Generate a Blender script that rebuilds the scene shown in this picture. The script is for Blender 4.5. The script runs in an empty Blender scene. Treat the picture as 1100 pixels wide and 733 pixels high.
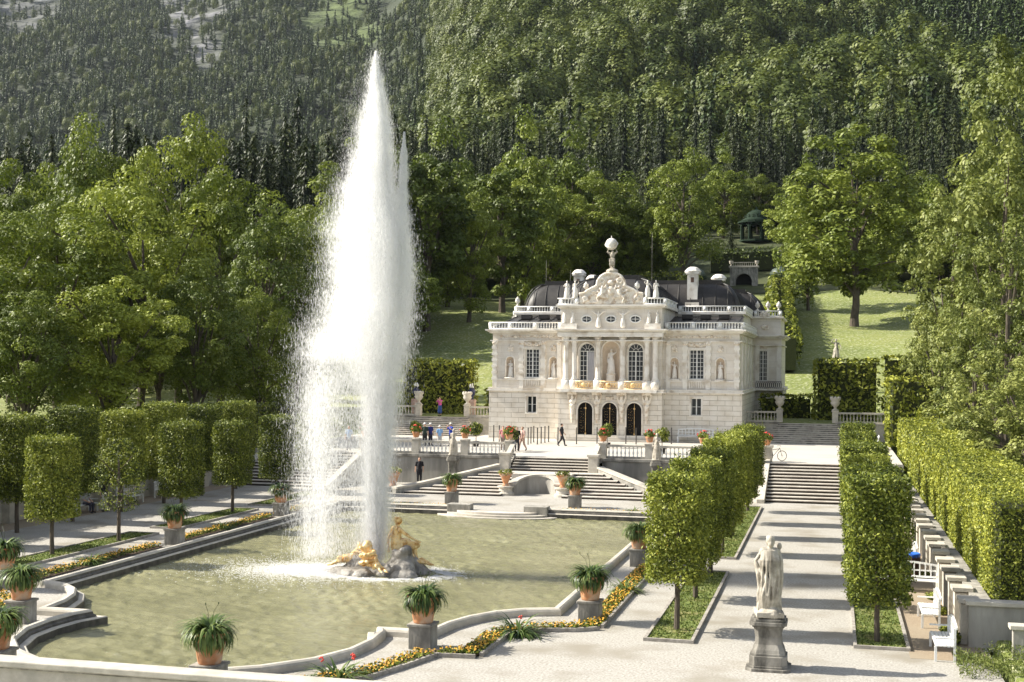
import bpy, bmesh, math, random
import numpy as np
from math import sin, cos, pi, radians, atan, tan, sqrt
from mathutils import Matrix, Vector
random.seed(7)
RNG = np.random.default_rng(11)
scene = bpy.context.scene
COL = scene.collection

# ------------------------------------------------------------------ camera
CAMX, CAMZ, FPX = 18.25, 8.2, 1400.0
TH = atan(345 / FPX)
ROLL = radians(.5)
cam = bpy.data.cameras.new('camera')
cam.sensor_width = 36
cam.lens = FPX / 1100 * 36
cam.shift_y = 26.5 / 1100
cam.clip_end = 6000
cam_o = bpy.data.objects.new('camera', cam)
COL.objects.link(cam_o)
F_ = Vector((-sin(TH), cos(TH), 0)); R_ = Vector((cos(TH), sin(TH), 0)); U_ = Vector((0, 0, 1))
cx_ = R_ * cos(ROLL) + U_ * sin(ROLL); cy_ = -R_ * sin(ROLL) + U_ * cos(ROLL)
M_ = Matrix((cx_, cy_, -F_)).transposed().to_4x4()
M_.translation = Vector((CAMX, 0, CAMZ))
cam_o.matrix_world = M_
scene.camera = cam_o

def bx(px, Y):
    """ground x of something seen at bearing px that stands Y metres out"""
    return CAMX + Y * tan(atan((px - 550) / FPX) - TH)

def bz(px, py, Y):
    x = bx(px, Y)
    d = Y * cos(TH) - (x - CAMX) * sin(TH)
    return CAMZ - (py - 393 - .0087 * (px - 550)) / FPX * d

def mpp(px, Y):
    x = bx(px, Y)
    return (Y * cos(TH) - (x - CAMX) * sin(TH)) / FPX

# ------------------------------------------------------------------ object helpers
def tag(o, label=None, cat=None, group=None, kind=None):
    if label: o['label'] = label
    if cat: o['category'] = cat
    if group: o['group'] = group
    if kind: o['kind'] = kind
    return o

def thing(name, label, cat, loc=(0, 0, 0), rz=0, group=None, s=1.0):
    o = bpy.data.objects.new(name, None)
    o.empty_display_size = .2
    COL.objects.link(o)
    o.location = loc; o.rotation_euler = (0, 0, rz); o.scale = (s, s, s)
    return tag(o, label, cat, group)

def world(o, parent):
    """parts modelled in scene coordinates under an Empty that stands at the thing's base"""
    o.location = -Vector(parent.location)
    return o

def link(name, me, parent=None, m=None):
    o = bpy.data.objects.new(name, me)
    COL.objects.link(o)
    if m is not None:
        me.materials.clear(); me.materials.append(m)
    if parent is not None: o.parent = parent
    return o

def kids(o): return [c for c in COL.objects if c.parent == o]
CH = {}
def copy_tree(o, parent=None):
    c = o.copy(); COL.objects.link(c)
    if parent is not None: c.parent = parent
    for ch in o.children: copy_tree(ch, c)
    return c

def dup(root, loc, rz=0, label=None, s=None, group=None):
    c = copy_tree(root)
    c.location = loc; c.rotation_euler = (0, 0, rz)
    if s is not None: c.scale = s if hasattr(s, '__len__') else (s, s, s)
    if label: c['label'] = label
    if group: c['group'] = group
    return c

def shade(me, smooth):
    if smooth: me.polygons.foreach_set('use_smooth', np.ones(len(me.polygons), bool))

class MB:
    """collects shapes that become ONE mesh"""
    def __init__(s): s.v = []; s.f = []
    def add(s, vs, fs):
        n = len(s.v); s.v += [tuple(v) for v in vs]; s.f += [tuple(i + n for i in f) for f in fs]; return s
    def box(s, x0, x1, y0, y1, z0, z1):
        return s.add([(x0,y0,z0),(x1,y0,z0),(x1,y1,z0),(x0,y1,z0),(x0,y0,z1),(x1,y0,z1),(x1,y1,z1),(x0,y1,z1)],
              [(0,3,2,1),(4,5,6,7),(0,1,5,4),(1,2,6,5),(2,3,7,6),(3,0,4,7)])
    def cbox(s, c, d, rz=0, rx=0):
        m = Matrix.Translation(c) @ Matrix.Rotation(rz, 4, 'Z') @ Matrix.Rotation(rx, 4, 'X')
        a, b, e = d[0]/2, d[1]/2, d[2]/2
        vs = [m @ Vector(p) for p in [(-a,-b,-e),(a,-b,-e),(a,b,-e),(-a,b,-e),(-a,-b,e),(a,-b,e),(a,b,e),(-a,b,e)]]
        return s.add(vs, [(0,3,2,1),(4,5,6,7),(0,1,5,4),(1,2,6,5),(2,3,7,6),(3,0,4,7)])
    def prism(s, p, z0, z1):
        n = len(p)
        return s.add([(x,y,z0) for x,y in p] + [(x,y,z1) for x,y in p],
              [tuple(range(n-1,-1,-1)), tuple(range(n,2*n))] + [(i,(i+1)%n,(i+1)%n+n,i+n) for i in range(n)])
    def xz(s, p, y0, y1):
        n = len(p)
        return s.add([(x,y0,z) for x,z in p] + [(x,y1,z) for x,z in p],
              [tuple(range(n)), tuple(range(2*n-1,n-1,-1))] + [(i,i+n,(i+1)%n+n,(i+1)%n) for i in range(n)])
    def yz(s, p, x0, x1):
        n = len(p)
        return s.add([(x0,y,z) for y,z in p] + [(x1,y,z) for y,z in p],
              [tuple(range(n-1,-1,-1)), tuple(range(n,2*n))] + [(i,(i+1)%n,(i+1)%n+n,i+n) for i in range(n)])
    def lathe(s, prof, c=(0,0,0), n=12, caps=True):
        vs = []; fs = []
        for r, z in prof:
            for k in range(n):
                a = 2*pi*k/n; vs.append((c[0]+r*cos(a), c[1]+r*sin(a), c[2]+z))
        for j in range(len(prof)-1):
            for k in range(n):
                k2 = (k+1) % n
                fs.append((j*n+k, j*n+k2, (j+1)*n+k2, (j+1)*n+k))
        if caps:
            fs.append(tuple(range(n-1,-1,-1))); m = (len(prof)-1)*n; fs.append(tuple(range(m, m+n)))
        return s.add(vs, fs)
    def tube(s, path, rad, n=8, caps=True):
        P = [Vector(p) for p in path]; vs = []; fs = []
        if not hasattr(rad, '__len__'): rad = [rad]*len(P)
        ref = None
        for i, p in enumerate(P):
            d = (P[min(i+1,len(P)-1)] - P[max(i-1,0)])
            d = d.normalized() if d.length > 1e-9 else Vector((0,0,1))
            if ref is None: ref = Vector((1,0,0)) if abs(d.x) < .8 else Vector((0,1,0))
            a = (ref - d*ref.dot(d)).normalized(); ref = a; b = d.cross(a)
            for k in range(n):
                t = 2*pi*k/n; vs.append(p + (a*cos(t) + b*sin(t))*rad[i])
        for j in range(len(P)-1):
            for k in range(n):
                k2 = (k+1) % n; fs.append((j*n+k, j*n+k2, (j+1)*n+k2, (j+1)*n+k))
        if caps:
            fs.append(tuple(range(n-1,-1,-1))); m = (len(P)-1)*n; fs.append(tuple(range(m, m+n)))
        return s.add(vs, fs)
    def ball(s, c, r, n=10):
        if not hasattr(r, '__len__'): r = (r, r, r)
        m = max(5, n//2 + 1); vs = [(c[0], c[1], c[2]-r[2])]; fs = []
        for j in range(1, m):
            a = -pi/2 + pi*j/m
            for k in range(n):
                t = 2*pi*k/n; vs.append((c[0]+r[0]*cos(a)*cos(t), c[1]+r[1]*cos(a)*sin(t), c[2]+r[2]*sin(a)))
        vs.append((c[0], c[1], c[2]+r[2])); L = len(vs)-1
        for k in range(n):
            k2 = (k+1) % n; fs.append((0, 1+k2, 1+k)); fs.append((L, 1+(m-2)*n+k, 1+(m-2)*n+k2))
            for j in range(m-2):
                fs.append((1+j*n+k, 1+j*n+k2, 1+(j+1)*n+k2, 1+(j+1)*n+k))
        return s.add(vs, fs)
    def cone(s, p0, r0, p1, r1, n=10):
        s.tube([p0, p1], [r0, r1], n); s.ball(p0, r0*.98, n); s.ball(p1, r1*.98, n); return s
    def mesh(s, name, m, smooth=False):
        me = bpy.data.meshes.new(name); me.from_pydata(s.v, [], s.f); me.update(); shade(me, smooth)
        me.materials.append(m); return me
    def build(s, name, m, parent=None, smooth=False, w=False, bevel=0):
        o = link(name, s.mesh(name, m, smooth), parent)
        if w: world(o, parent)
        if bevel:
            b = o.modifiers.new('bevel', 'BEVEL'); b.width = bevel; b.segments = 2; b.limit_method = 'ANGLE'
        return o
    def fuse(s, name, m, voxel, parent=None, w=False, smooth_it=2):
        """one continuous skin over all shapes"""
        me = bpy.data.meshes.new(name + '_raw'); me.from_pydata(s.v, [], s.f); me.update()
        t = bpy.data.objects.new('t', me); COL.objects.link(t)
        r = t.modifiers.new('r', 'REMESH'); r.mode = 'VOXEL'; r.voxel_size = voxel
        if smooth_it:
            q = t.modifiers.new('s', 'SMOOTH'); q.iterations = smooth_it; q.factor = .5
        dg = bpy.context.evaluated_depsgraph_get()
        out = bpy.data.meshes.new_from_object(t.evaluated_get(dg), depsgraph=dg)
        bpy.data.objects.remove(t); bpy.data.meshes.remove(me)
        out.name = name; out.materials.clear(); out.materials.append(m); shade(out, True)
        o = link(name, out, parent)
        if w: world(o, parent)
        return o

def np_mesh(name, V, Fc, m, tone=None, smooth=False):
    me = bpy.data.meshes.new(name); V = np.asarray(V, np.float32); Fc = np.asarray(Fc, np.int32)
    k = Fc.shape[1]; n = len(Fc)
    me.vertices.add(len(V)); me.vertices.foreach_set('co', V.ravel())
    me.loops.add(n*k); me.loops.foreach_set('vertex_index', Fc.ravel())
    me.polygons.add(n); me.polygons.foreach_set('loop_start', np.arange(0, n*k, k, dtype=np.int32))
    if smooth: me.polygons.foreach_set('use_smooth', np.ones(n, bool))
    me.update(calc_edges=True)
    if tone is not None:
        a = me.attributes.new('tone', 'FLOAT', 'FACE'); a.data.foreach_set('value', np.asarray(tone, np.float32))
    me.materials.append(m)
    return me

def unit(a): return a / np.maximum(np.linalg.norm(a, axis=1, keepdims=True), 1e-9)

def leaf_quads(P, size, N=None, spread=.8, asp=.5):
    n = len(P); size = np.broadcast_to(np.asarray(size, float), (n,))[:, None]
    d = unit(RNG.normal(size=(n, 3)))
    if N is not None: d = unit(np.asarray(N) + spread*RNG.normal(size=(n, 3))*.6)
    t = unit(np.cross(d, RNG.normal(size=(n, 3)))); b = np.cross(d, t)
    V = np.stack([P + t*size*.62, P + b*size*asp*.62 + d*size*.1, P - t*size*.62, P - b*size*asp*.62 + d*size*.1], 1).reshape(-1, 3)
    Fc = np.arange(n*4).reshape(n, 4)
    return V, Fc

def cat_q(*vf):
    V = []; Fc = []; o = 0
    for v, f in vf:
        V.append(v); Fc.append(np.asarray(f)+o); o += len(v)
    return np.concatenate(V), np.concatenate(Fc)

# ------------------------------------------------------------------ materials
def nt(name):
    m = bpy.data.materials.new(name); m.use_nodes = True
    N = m.node_tree.nodes; L = m.node_tree.links; N.clear()
    out = N.new('ShaderNodeOutputMaterial'); return m, N, L, out

def mat(name, c1, c2=None, scale=3, rough=.75, bump=0, bscale=30, metallic=0, spec=.4, stretch=(1,1,1), detail=5, lo=.35, hi=.65, c3=None, s3=.4, bdist=.02):
    m, N, L, out = nt(name)
    p = N.new('ShaderNodeBsdfPrincipled'); L.new(p.outputs[0], out.inputs[0])
    p.inputs['Roughness'].default_value = rough; p.inputs['Metallic'].default_value = metallic
    p.inputs['Specular IOR Level'].default_value = spec
    tc = N.new('ShaderNodeTexCoord'); mp = N.new('ShaderNodeMapping'); mp.inputs['Scale'].default_value = stretch
    L.new(tc.outputs['Object'], mp.inputs[0])
    p.inputs['Base Color'].default_value = (*c1, 1)
    if c2:
        n = N.new('ShaderNodeTexNoise'); n.inputs['Scale'].default_value = scale; n.inputs['Detail'].default_value = detail
        n.inputs['Roughness'].default_value = .65
        L.new(mp.outputs[0], n.inputs['Vector'])
        r = N.new('ShaderNodeValToRGB'); r.color_ramp.elements[0].position = lo; r.color_ramp.elements[1].position = hi
        r.color_ramp.elements[0].color = (*c1, 1); r.color_ramp.elements[1].color = (*c2, 1)
        L.new(n.outputs['Fac'], r.inputs[0]); col = r.outputs[0]
        if c3:
            n3 = N.new('ShaderNodeTexNoise'); n3.inputs['Scale'].default_value = s3; n3.inputs['Detail'].default_value = 6
            L.new(mp.outputs[0], n3.inputs['Vector'])
            r3 = N.new('ShaderNodeValToRGB'); r3.color_ramp.elements[0].position = .48; r3.color_ramp.elements[1].position = .68
            L.new(n3.outputs['Fac'], r3.inputs[0])
            mx = N.new('ShaderNodeMix'); mx.data_type = 'RGBA'
            L.new(r3.outputs[0], mx.inputs[0]); L.new(col, mx.inputs[6]); mx.inputs[7].default_value = (*c3, 1); col = mx.outputs[2]
        L.new(col, p.inputs['Base Color'])
    if bump:
        n2 = N.new('ShaderNodeTexNoise'); n2.inputs['Scale'].default_value = bscale; n2.inputs['Detail'].default_value = 4
        L.new(mp.outputs[0], n2.inputs['Vector'])
        b = N.new('ShaderNodeBump'); b.inputs['Strength'].default_value = bump; b.inputs['Distance'].default_value = bdist
        L.new(n2.outputs['Fac'], b.inputs['Height']); L.new(b.outputs[0], p.inputs['Normal'])
    return m

def leafmat(name, dark, mid, light, trans=.3, rough=.55):
    m, N, L, out = nt(name)
    p = N.new('ShaderNodeBsdfPrincipled'); p.inputs['Roughness'].default_value = rough; p.inputs['Specular IOR Level'].default_value = .35
    t = N.new('ShaderNodeBsdfTranslucent'); mx = N.new('ShaderNodeMixShader'); mx.inputs[0].default_value = trans
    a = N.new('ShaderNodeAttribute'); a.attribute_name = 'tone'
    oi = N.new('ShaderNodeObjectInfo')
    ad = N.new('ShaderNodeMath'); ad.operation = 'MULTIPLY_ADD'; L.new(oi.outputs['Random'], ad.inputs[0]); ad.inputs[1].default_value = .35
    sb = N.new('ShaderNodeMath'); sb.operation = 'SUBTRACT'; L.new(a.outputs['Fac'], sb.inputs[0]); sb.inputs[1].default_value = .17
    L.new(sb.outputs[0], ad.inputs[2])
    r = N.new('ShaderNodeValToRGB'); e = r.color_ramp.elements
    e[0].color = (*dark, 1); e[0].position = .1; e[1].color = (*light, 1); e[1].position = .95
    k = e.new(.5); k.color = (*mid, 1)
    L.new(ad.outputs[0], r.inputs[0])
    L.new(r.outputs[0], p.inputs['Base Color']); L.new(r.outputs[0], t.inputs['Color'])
    L.new(p.outputs[0], mx.inputs[1]); L.new(t.outputs[0], mx.inputs[2]); L.new(mx.outputs[0], out.inputs[0])
    return m

def ashlar(name, c1, c2, mortar, bw, bh, bump=.6, off=.5, msize=.012):
    """smooth stone blocks: joints run round the walls by using x+y as the course direction"""
    m, N, L, out = nt(name)
    p = N.new('ShaderNodeBsdfPrincipled'); p.inputs['Roughness'].default_value = .75; L.new(p.outputs[0], out.inputs[0])
    tc = N.new('ShaderNodeTexCoord'); sx = N.new('ShaderNodeSeparateXYZ'); L.new(tc.outputs['Object'], sx.inputs[0])
    ad = N.new('ShaderNodeMath'); L.new(sx.outputs[0], ad.inputs[0]); L.new(sx.outputs[1], ad.inputs[1])
    cb = N.new('ShaderNodeCombineXYZ'); L.new(ad.outputs[0], cb.inputs[0]); L.new(sx.outputs[2], cb.inputs[1])
    br = N.new('ShaderNodeTexBrick'); L.new(cb.outputs[0], br.inputs['Vector'])
    br.inputs['Color1'].default_value = (*c1, 1); br.inputs['Color2'].default_value = (*c2, 1); br.inputs['Mortar'].default_value = (*mortar, 1)
    br.inputs['Scale'].default_value = 1; br.inputs['Brick Width'].default_value = bw; br.inputs['Row Height'].default_value = bh
    br.inputs['Mortar Size'].default_value = msize; br.inputs['Mortar Smooth'].default_value = .3; br.offset = off
    n = N.new('ShaderNodeTexNoise'); n.inputs['Scale'].default_value = 1.3; n.inputs['Detail'].default_value = 8
    L.new(tc.outputs['Object'], n.inputs['Vector'])
    r = N.new('ShaderNodeValToRGB'); r.color_ramp.elements[0].position = .3; r.color_ramp.elements[0].color = (.86, .83, .78, 1)
    r.color_ramp.elements[1].position = .6; r.color_ramp.elements[1].color = (1, 1, 1, 1); L.new(n.outputs['Fac'], r.inputs[0])
    mx = N.new('ShaderNodeMix'); mx.data_type = 'RGBA'; mx.blend_type = 'MULTIPLY'; mx.inputs[0].default_value = 1
    L.new(br.outputs['Color'], mx.inputs[6]); L.new(r.outputs[0], mx.inputs[7]); L.new(mx.outputs[2], p.inputs['Base Color'])
    b = N.new('ShaderNodeBump'); b.inputs['Strength'].default_value = bump; b.inputs['Distance'].default_value = .03; b.invert = True
    L.new(br.outputs['Fac'], b.inputs['Height']); L.new(b.outputs[0], p.inputs['Normal'])
    return m

m_gravel = mat('gravel', (.24,.222,.19), (.50,.48,.44), 14, .95, .9, 40, c3=(.27,.245,.20), s3=.5, detail=12, lo=.34, hi=.66)
m_gravel2 = mat('gravel_upper', (.43,.40,.35), (.52,.49,.44), 25, .95, .3, 50, c3=(.40,.37,.32), s3=.2, detail=6)
m_dirt = mat('earth_path', (.25,.195,.135), (.34,.275,.20), 14, .95, .5, 50, c3=(.30,.25,.18), s3=.5)
m_soil = mat('soil', (.06,.04,.025), (.12,.08,.05), 12, .95, .6, 40)
m_lime = mat('limestone', (.44,.405,.34), (.56,.52,.45), 4, .85, .4, 30, c3=(.35,.33,.29), s3=1.1, detail=8)
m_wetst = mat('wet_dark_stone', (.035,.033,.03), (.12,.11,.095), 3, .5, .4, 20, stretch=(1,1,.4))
m_ped = mat('blackened_pedestal_stone', (.075,.07,.06), (.24,.225,.195), 2.6, .9, .5, 22, stretch=(1,1,.4), c3=(.34,.32,.28), s3=1.6, detail=9)
m_limed = mat('weathered_stone', (.20,.19,.165), (.42,.395,.35), 3.5, .9, .5, 22, stretch=(1,1,.35), c3=(.10,.095,.085), s3=1.2, detail=8)
m_wallst = mat('stained_render', (.27,.255,.225), (.42,.40,.36), 1.2, .9, .35, 14, stretch=(1,1,.22), c3=(.15,.145,.13), s3=.8, detail=9)
m_riser = mat('riser_stone', (.025,.02,.016), (.07,.058,.046), 3, .9, .3, 25)  # shade under the nosings and dirt, both put into the riser colour
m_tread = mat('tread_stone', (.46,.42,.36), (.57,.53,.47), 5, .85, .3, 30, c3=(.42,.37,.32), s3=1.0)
m_marble = mat('statue_marble', (.33,.295,.235), (.52,.475,.40), 6, .7, .35, 30, c3=(.15,.13,.10), s3=1.7, detail=8)
m_rustic = ashlar('rusticated_stone', (.69,.645,.575), (.75,.705,.635), (.36,.315,.255), 1.25, .42, .9)
m_palace = ashlar('palace_stone', (.69,.645,.58), (.74,.695,.63), (.50,.45,.38), 1.6, .55, .35, msize=.008)
m_trim = mat('palace_trim', (.74,.70,.635), (.82,.785,.725), 3, .7, .2, 20, c3=(.54,.475,.39), s3=1.5)
m_relief = mat('carved_stone', (.72,.65,.55), (.85,.80,.72), 7, .75, .5, 16, c3=(.50,.39,.28), s3=3, bdist=.05)
m_roof = mat('sheet_metal_roof', (.022,.020,.019), (.045,.041,.038), 1.2, .5, .15, 6, metallic=0, spec=.35)
m_glass = mat('window_glass', (.018,.022,.028), (.05,.055,.06), .6, .08, spec=.6)
m_frame = mat('white_window_paint', (.80,.79,.76), rough=.5)
m_white = mat('white_bench_paint', (.78,.78,.76), (.70,.70,.68), 8, .45)
m_curtain = mat('curtain', (.55,.54,.56), (.35,.35,.38), 6, .9, stretch=(6,6,.2))
m_black = mat('black_iron', (.012,.012,.012), rough=.45)
m_gold = mat('gilding', (.86,.58,.22), (.95,.75,.42), 9, .42, .5, 18, metallic=.35, c3=(.48,.22,.05), s3=5)
m_rock = mat('wet_rock', (.22,.20,.175), (.40,.375,.335), 2.5, .5, .8, 7, c3=(.12,.11,.095), s3=2, bdist=.08)
m_terra = mat('terracotta', (.46,.20,.09), (.60,.30,.15), 5, .8, .2, 25, c3=(.52,.40,.30), s3=3)
m_bark = mat('bark', (.055,.045,.035), (.13,.105,.08), 5, .95, .7, 18, stretch=(1,1,.2))
m_darkdoor = mat('dark_doorway', (.006,.005,.005), rough=.8)
m_bin = mat('brown_bin', (.10,.045,.025), (.16,.08,.05), 9, .6)
m_bag = mat('blue_bin_bag', (.03,.14,.60), rough=.5)
m_verd = mat('green_painted_iron', (.010,.022,.012), (.018,.036,.02), 4, .85, spec=.2)
m_verdroof = mat('pale_copper', (.10,.125,.10), (.05,.07,.058), 3, .5)
m_red = mat('red_geranium', (.62,.03,.02), (.75,.10,.06), 20, .6)
m_yellow = mat('yellow_pansy', (.46,.22,.012), (.58,.34,.035), 30, .6)
m_post = mat('dark_post', (.05,.045,.04), rough=.6)
m_kerb = mat('kerb_stone', (.22,.20,.17), (.40,.37,.33), 5, .9, .4, 30)
m_skin = mat('skin', (.55,.33,.23), rough=.6)
m_hair = mat('dark_hair', (.025,.016,.01), rough=.6)
def cloth(n, c): return mat(n, c, tuple(x*.75 for x in c), 9, .9, .3, 30)

l_broad = leafmat('broadleaf_foliage', (.030,.048,.007), (.130,.172,.018), (.33,.372,.052), .24)
l_broad2 = leafmat('maple_foliage', (.028,.046,.008), (.092,.130,.017), (.235,.275,.042), .24)
l_pale = leafmat('pale_birch_foliage', (.055,.078,.018), (.155,.185,.036), (.36,.38,.11), .26)
l_linden = leafmat('linden_foliage', (.026,.043,.007), (.135,.170,.019), (.37,.395,.06), .22)
l_hedge = leafmat('hornbeam_hedge', (.026,.040,.008), (.16,.19,.02), (.41,.42,.062), .22)
l_spruce = leafmat('spruce_needles', (.006,.013,.004), (.028,.044,.010), (.085,.098,.022), .12)
l_far = leafmat('far_broadleaf', (.036,.058,.009), (.135,.180,.022), (.29,.335,.048), .25)
l_mtn = leafmat('mountain_foliage', (.022,.038,.007), (.085,.112,.017), (.20,.225,.04), .2)
l_mtnspr = leafmat('mountain_spruce', (.014,.028,.009), (.052,.085,.022), (.115,.15,.042), .15)
l_agap = leafmat('strap_leaves', (.03,.06,.015), (.085,.135,.03), (.22,.28,.09), .3, .38)
l_grassy = leafmat('wild_herbs', (.04,.07,.015), (.12,.16,.03), (.25,.28,.08), .3)
# ------------------------------------------------------------------ terrain
def sstep(a, lo, hi):
    t = np.clip((a-lo)/(hi-lo), 0, 1); return t*t*(3-2*t)

def hz(x, y):
    x = np.asarray(x, float); y = np.asarray(y, float); ax = np.abs(x)
    prof = np.interp(y, [113.75, 114, 140, 200, 279, 322, 360, 420], [3.5, 3.5, 3.6, 13, 25, 39, 46, 58])
    side = np.clip(1.0 + .10*(ax-23), 1.0, 5) * sstep(ax, 22.7, 23.0) - .9*(1-sstep(ax, 22.7, 23.0))
    side = np.where((y < 41.3) & (x > 0), np.minimum(side, .12), side)
    side = side + (prof-side)*np.clip((y-100)/16, 0, 1)*sstep(ax, 24.5, 32)
    z = np.where(y < 113.85, side, prof)
    z = np.where((ax < 10.4) & (y > 100) & (y < 138.5), 1.4, z)
    z = z + np.where((y > 150), 1, 0)*np.clip((y-150)/60, 0, 1)*(.9*np.sin(x*.06+1.3)*np.cos(y*.045) + .5*np.sin(x*.13+y*.09))*np.clip(ax/14-.6, 0, 1)
    a = (x-CAMX)/np.maximum(y, 1); t = sstep(a, -.375, -.25)
    zr = 58 + .415*(y-420); zl = np.interp(y, [420, 1150, 2600], [58, 165, 880])
    nz = 9*np.sin(x*.021+.7)*np.cos(y*.013) + 6*np.sin(x*.045-y*.02) + 12*np.sin(x*.008+2)*np.sin(y*.006+1)
    zm = zl*(1-t) + zr*t + nz*np.clip((y-420)/220, 0, 1)
    return np.where(y > 420, zm, z)

def grid(name, xs, ys, m, kind='structure'):
    X, Y = np.meshgrid(xs, ys); Z = hz(X, Y)
    V = np.stack([X, Y, Z], -1).reshape(-1, 3); nx = len(xs); ny = len(ys)
    i = np.arange(nx-1)[None, :] + nx*np.arange(ny-1)[:, None]; i = i.ravel()
    o = link(name, np_mesh(name, V, np.stack([i, i+1, i+nx+1, i+nx], 1), m, smooth=True)); return tag(o, kind=kind)

def grass_mat(name, c, speck=(.55,.55,.42), sp=.66):
    m, N, L, out = nt(name); p = N.new('ShaderNodeBsdfPrincipled'); p.inputs['Roughness'].default_value = .95; L.new(p.outputs[0], out.inputs[0])
    tc = N.new('ShaderNodeTexCoord'); n = N.new('ShaderNodeTexNoise'); n.inputs['Scale'].default_value = .09; n.inputs['Detail'].default_value = 9; n.inputs['Roughness'].default_value = .7
    L.new(tc.outputs['Object'], n.inputs['Vector']); r = N.new('ShaderNodeValToRGB'); e = r.color_ramp.elements
    e[0].position = .3; e[0].color = (*c[0], 1); e[1].position = .7; e[1].color = (*c[2], 1); k = e.new(.5); k.color = (*c[1], 1)
    L.new(n.outputs['Fac'], r.inputs[0])
    n2 = N.new('ShaderNodeTexNoise'); n2.inputs['Scale'].default_value = 2.6; n2.inputs['Detail'].default_value = 5; L.new(tc.outputs['Object'], n2.inputs['Vector'])
    r2 = N.new('ShaderNodeValToRGB'); r2.color_ramp.elements[0].position = sp-.06; r2.color_ramp.elements[1].position = sp+.04; L.new(n2.outputs['Fac'], r2.inputs[0])
    mx = N.new('ShaderNodeMix'); mx.data_type = 'RGBA'; L.new(r2.outputs[0], mx.inputs[0]); L.new(r.outputs[0], mx.inputs[6]); mx.inputs[7].default_value = (*speck, 1)
    L.new(mx.outputs[2], p.inputs['Base Color'])
    b = N.new('ShaderNodeBump'); b.inputs['Strength'].default_value = 1; b.inputs['Distance'].default_value = .25; L.new(n2.outputs['Fac'], b.inputs['Height']); L.new(b.outputs[0], p.inputs['Normal'])
    return m
m_meadow = grass_mat('meadow_grass', [(.10,.13,.025), (.165,.195,.042), (.23,.24,.065)], (.36,.37,.22), .60)
m_forestfloor = mat('forest_floor', (.030,.042,.016), (.075,.085,.03), .05, .95, detail=8)  # shade under the trees put into this darker green
def mountain_mat():
    m, N, L, out = nt('mountain_slope'); p = N.new('ShaderNodeBsdfPrincipled'); p.inputs['Roughness'].default_value = .95; L.new(p.outputs[0], out.inputs[0])
    tc = N.new('ShaderNodeTexCoord'); n = N.new('ShaderNodeTexNoise'); n.inputs['Scale'].default_value = .018; n.inputs['Detail'].default_value = 9; L.new(tc.outputs['Object'], n.inputs['Vector'])
    r = N.new('ShaderNodeValToRGB'); e = r.color_ramp.elements; e[0].position = .40; e[0].color = (.05,.055,.045,1); e[1].position = .62; e[1].color = (.17,.17,.18,1); k = e.new(.48); k.color = (.095,.10,.09,1); L.new(n.outputs['Fac'], r.inputs[0])
    a = N.new('ShaderNodeAttribute'); a.attribute_name = 'rock'; mx = N.new('ShaderNodeMix'); mx.data_type = 'RGBA'; L.new(a.outputs['Fac'], mx.inputs[0]); mx.inputs[6].default_value = (.026,.036,.014,1); L.new(r.outputs[0], mx.inputs[7]); a2 = N.new('ShaderNodeAttribute'); a2.attribute_name = 'meadow'; m2 = N.new('ShaderNodeMix'); m2.data_type = 'RGBA'; L.new(a2.outputs['Fac'], m2.inputs[0]); L.new(mx.outputs[2], m2.inputs[6]); m2.inputs[7].default_value = (.085,.115,.032,1); L.new(m2.outputs[2], p.inputs['Base Color'])
    b = N.new('ShaderNodeBump'); b.inputs['Strength'].default_value = 1; b.inputs['Distance'].default_value = 22; L.new(n.outputs['Fac'], b.inputs['Height']); L.new(b.outputs[0], p.inputs['Normal']); return m
m_rockface = mountain_mat()
def rocky(x, y, meadow=False):
    """bare crags and alpine meadow high on the left mountain"""
    p = 550+FPX*np.tan(np.arctan((x-CAMX)/y)+TH); w = .5*np.sin(p*.11+y*.012)+.35*np.sin(p*.05-y*.021+1)+.3*np.sin(p*.23+y*.03)
    if meadow: k = np.exp(-((p-365)/55)**2)*sstep(y, 1620, 1800)
    else: k = (np.exp(-((p-205)/48)**2)+.95*np.exp(-((p-25)/45)**2)*sstep(y, 1850, 2050))*sstep(y, 1600, 1850)
    return np.clip((k+.45*w*k-.48)*2.6, 0, 1)*sstep(-p, -470, -430)
xs = sorted(set([*np.arange(-220, -64, 12.), *np.arange(-64, -24, 3.), -23.0, -22.7, *np.arange(-22, -11, 2.), -10.6, -10.3, *np.arange(-8, 9, 4.), 10.3, 10.6, *np.arange(12, 23, 2.), 22.7, 23.0, *np.arange(24.5, 64, 3.), *np.arange(64, 160, 12.)]))
ys = sorted(set([-30, 0, *np.arange(20, 100, 4.), *np.arange(100, 113, 2.), 113.7, 114.0, *np.arange(116, 138, 3.), 138.2, 138.9, *np.arange(141, 280, 4.), *np.arange(280, 421, 7.)]))
tag(grid('ground', xs, ys, m_meadow))
mo = grid('mountain', np.arange(-2300, 1000, 22.), np.concatenate([np.arange(414, 900, 14.), np.arange(900, 2620, 26.)]), m_rockface)
co = np.zeros(len(mo.data.vertices)*3, np.float32); mo.data.vertices.foreach_get('co', co); co = co.reshape(-1, 3); at0 = mo.data.attributes.new('rock', 'FLOAT', 'POINT'); cx, cy = co[:,0].astype(float), co[:,1].astype(float); at0.data.foreach_set('value', rocky(cx, cy).astype(np.float32)); at0 = mo.data.attributes.new('meadow', 'FLOAT', 'POINT'); at0.data.foreach_set('value', rocky(cx, cy, True).astype(np.float32))
fl = grid('forest_floor', np.arange(-220, 161, 8.), np.arange(266, 421, 8.), m_forestfloor); fl.location.z = .15

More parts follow.
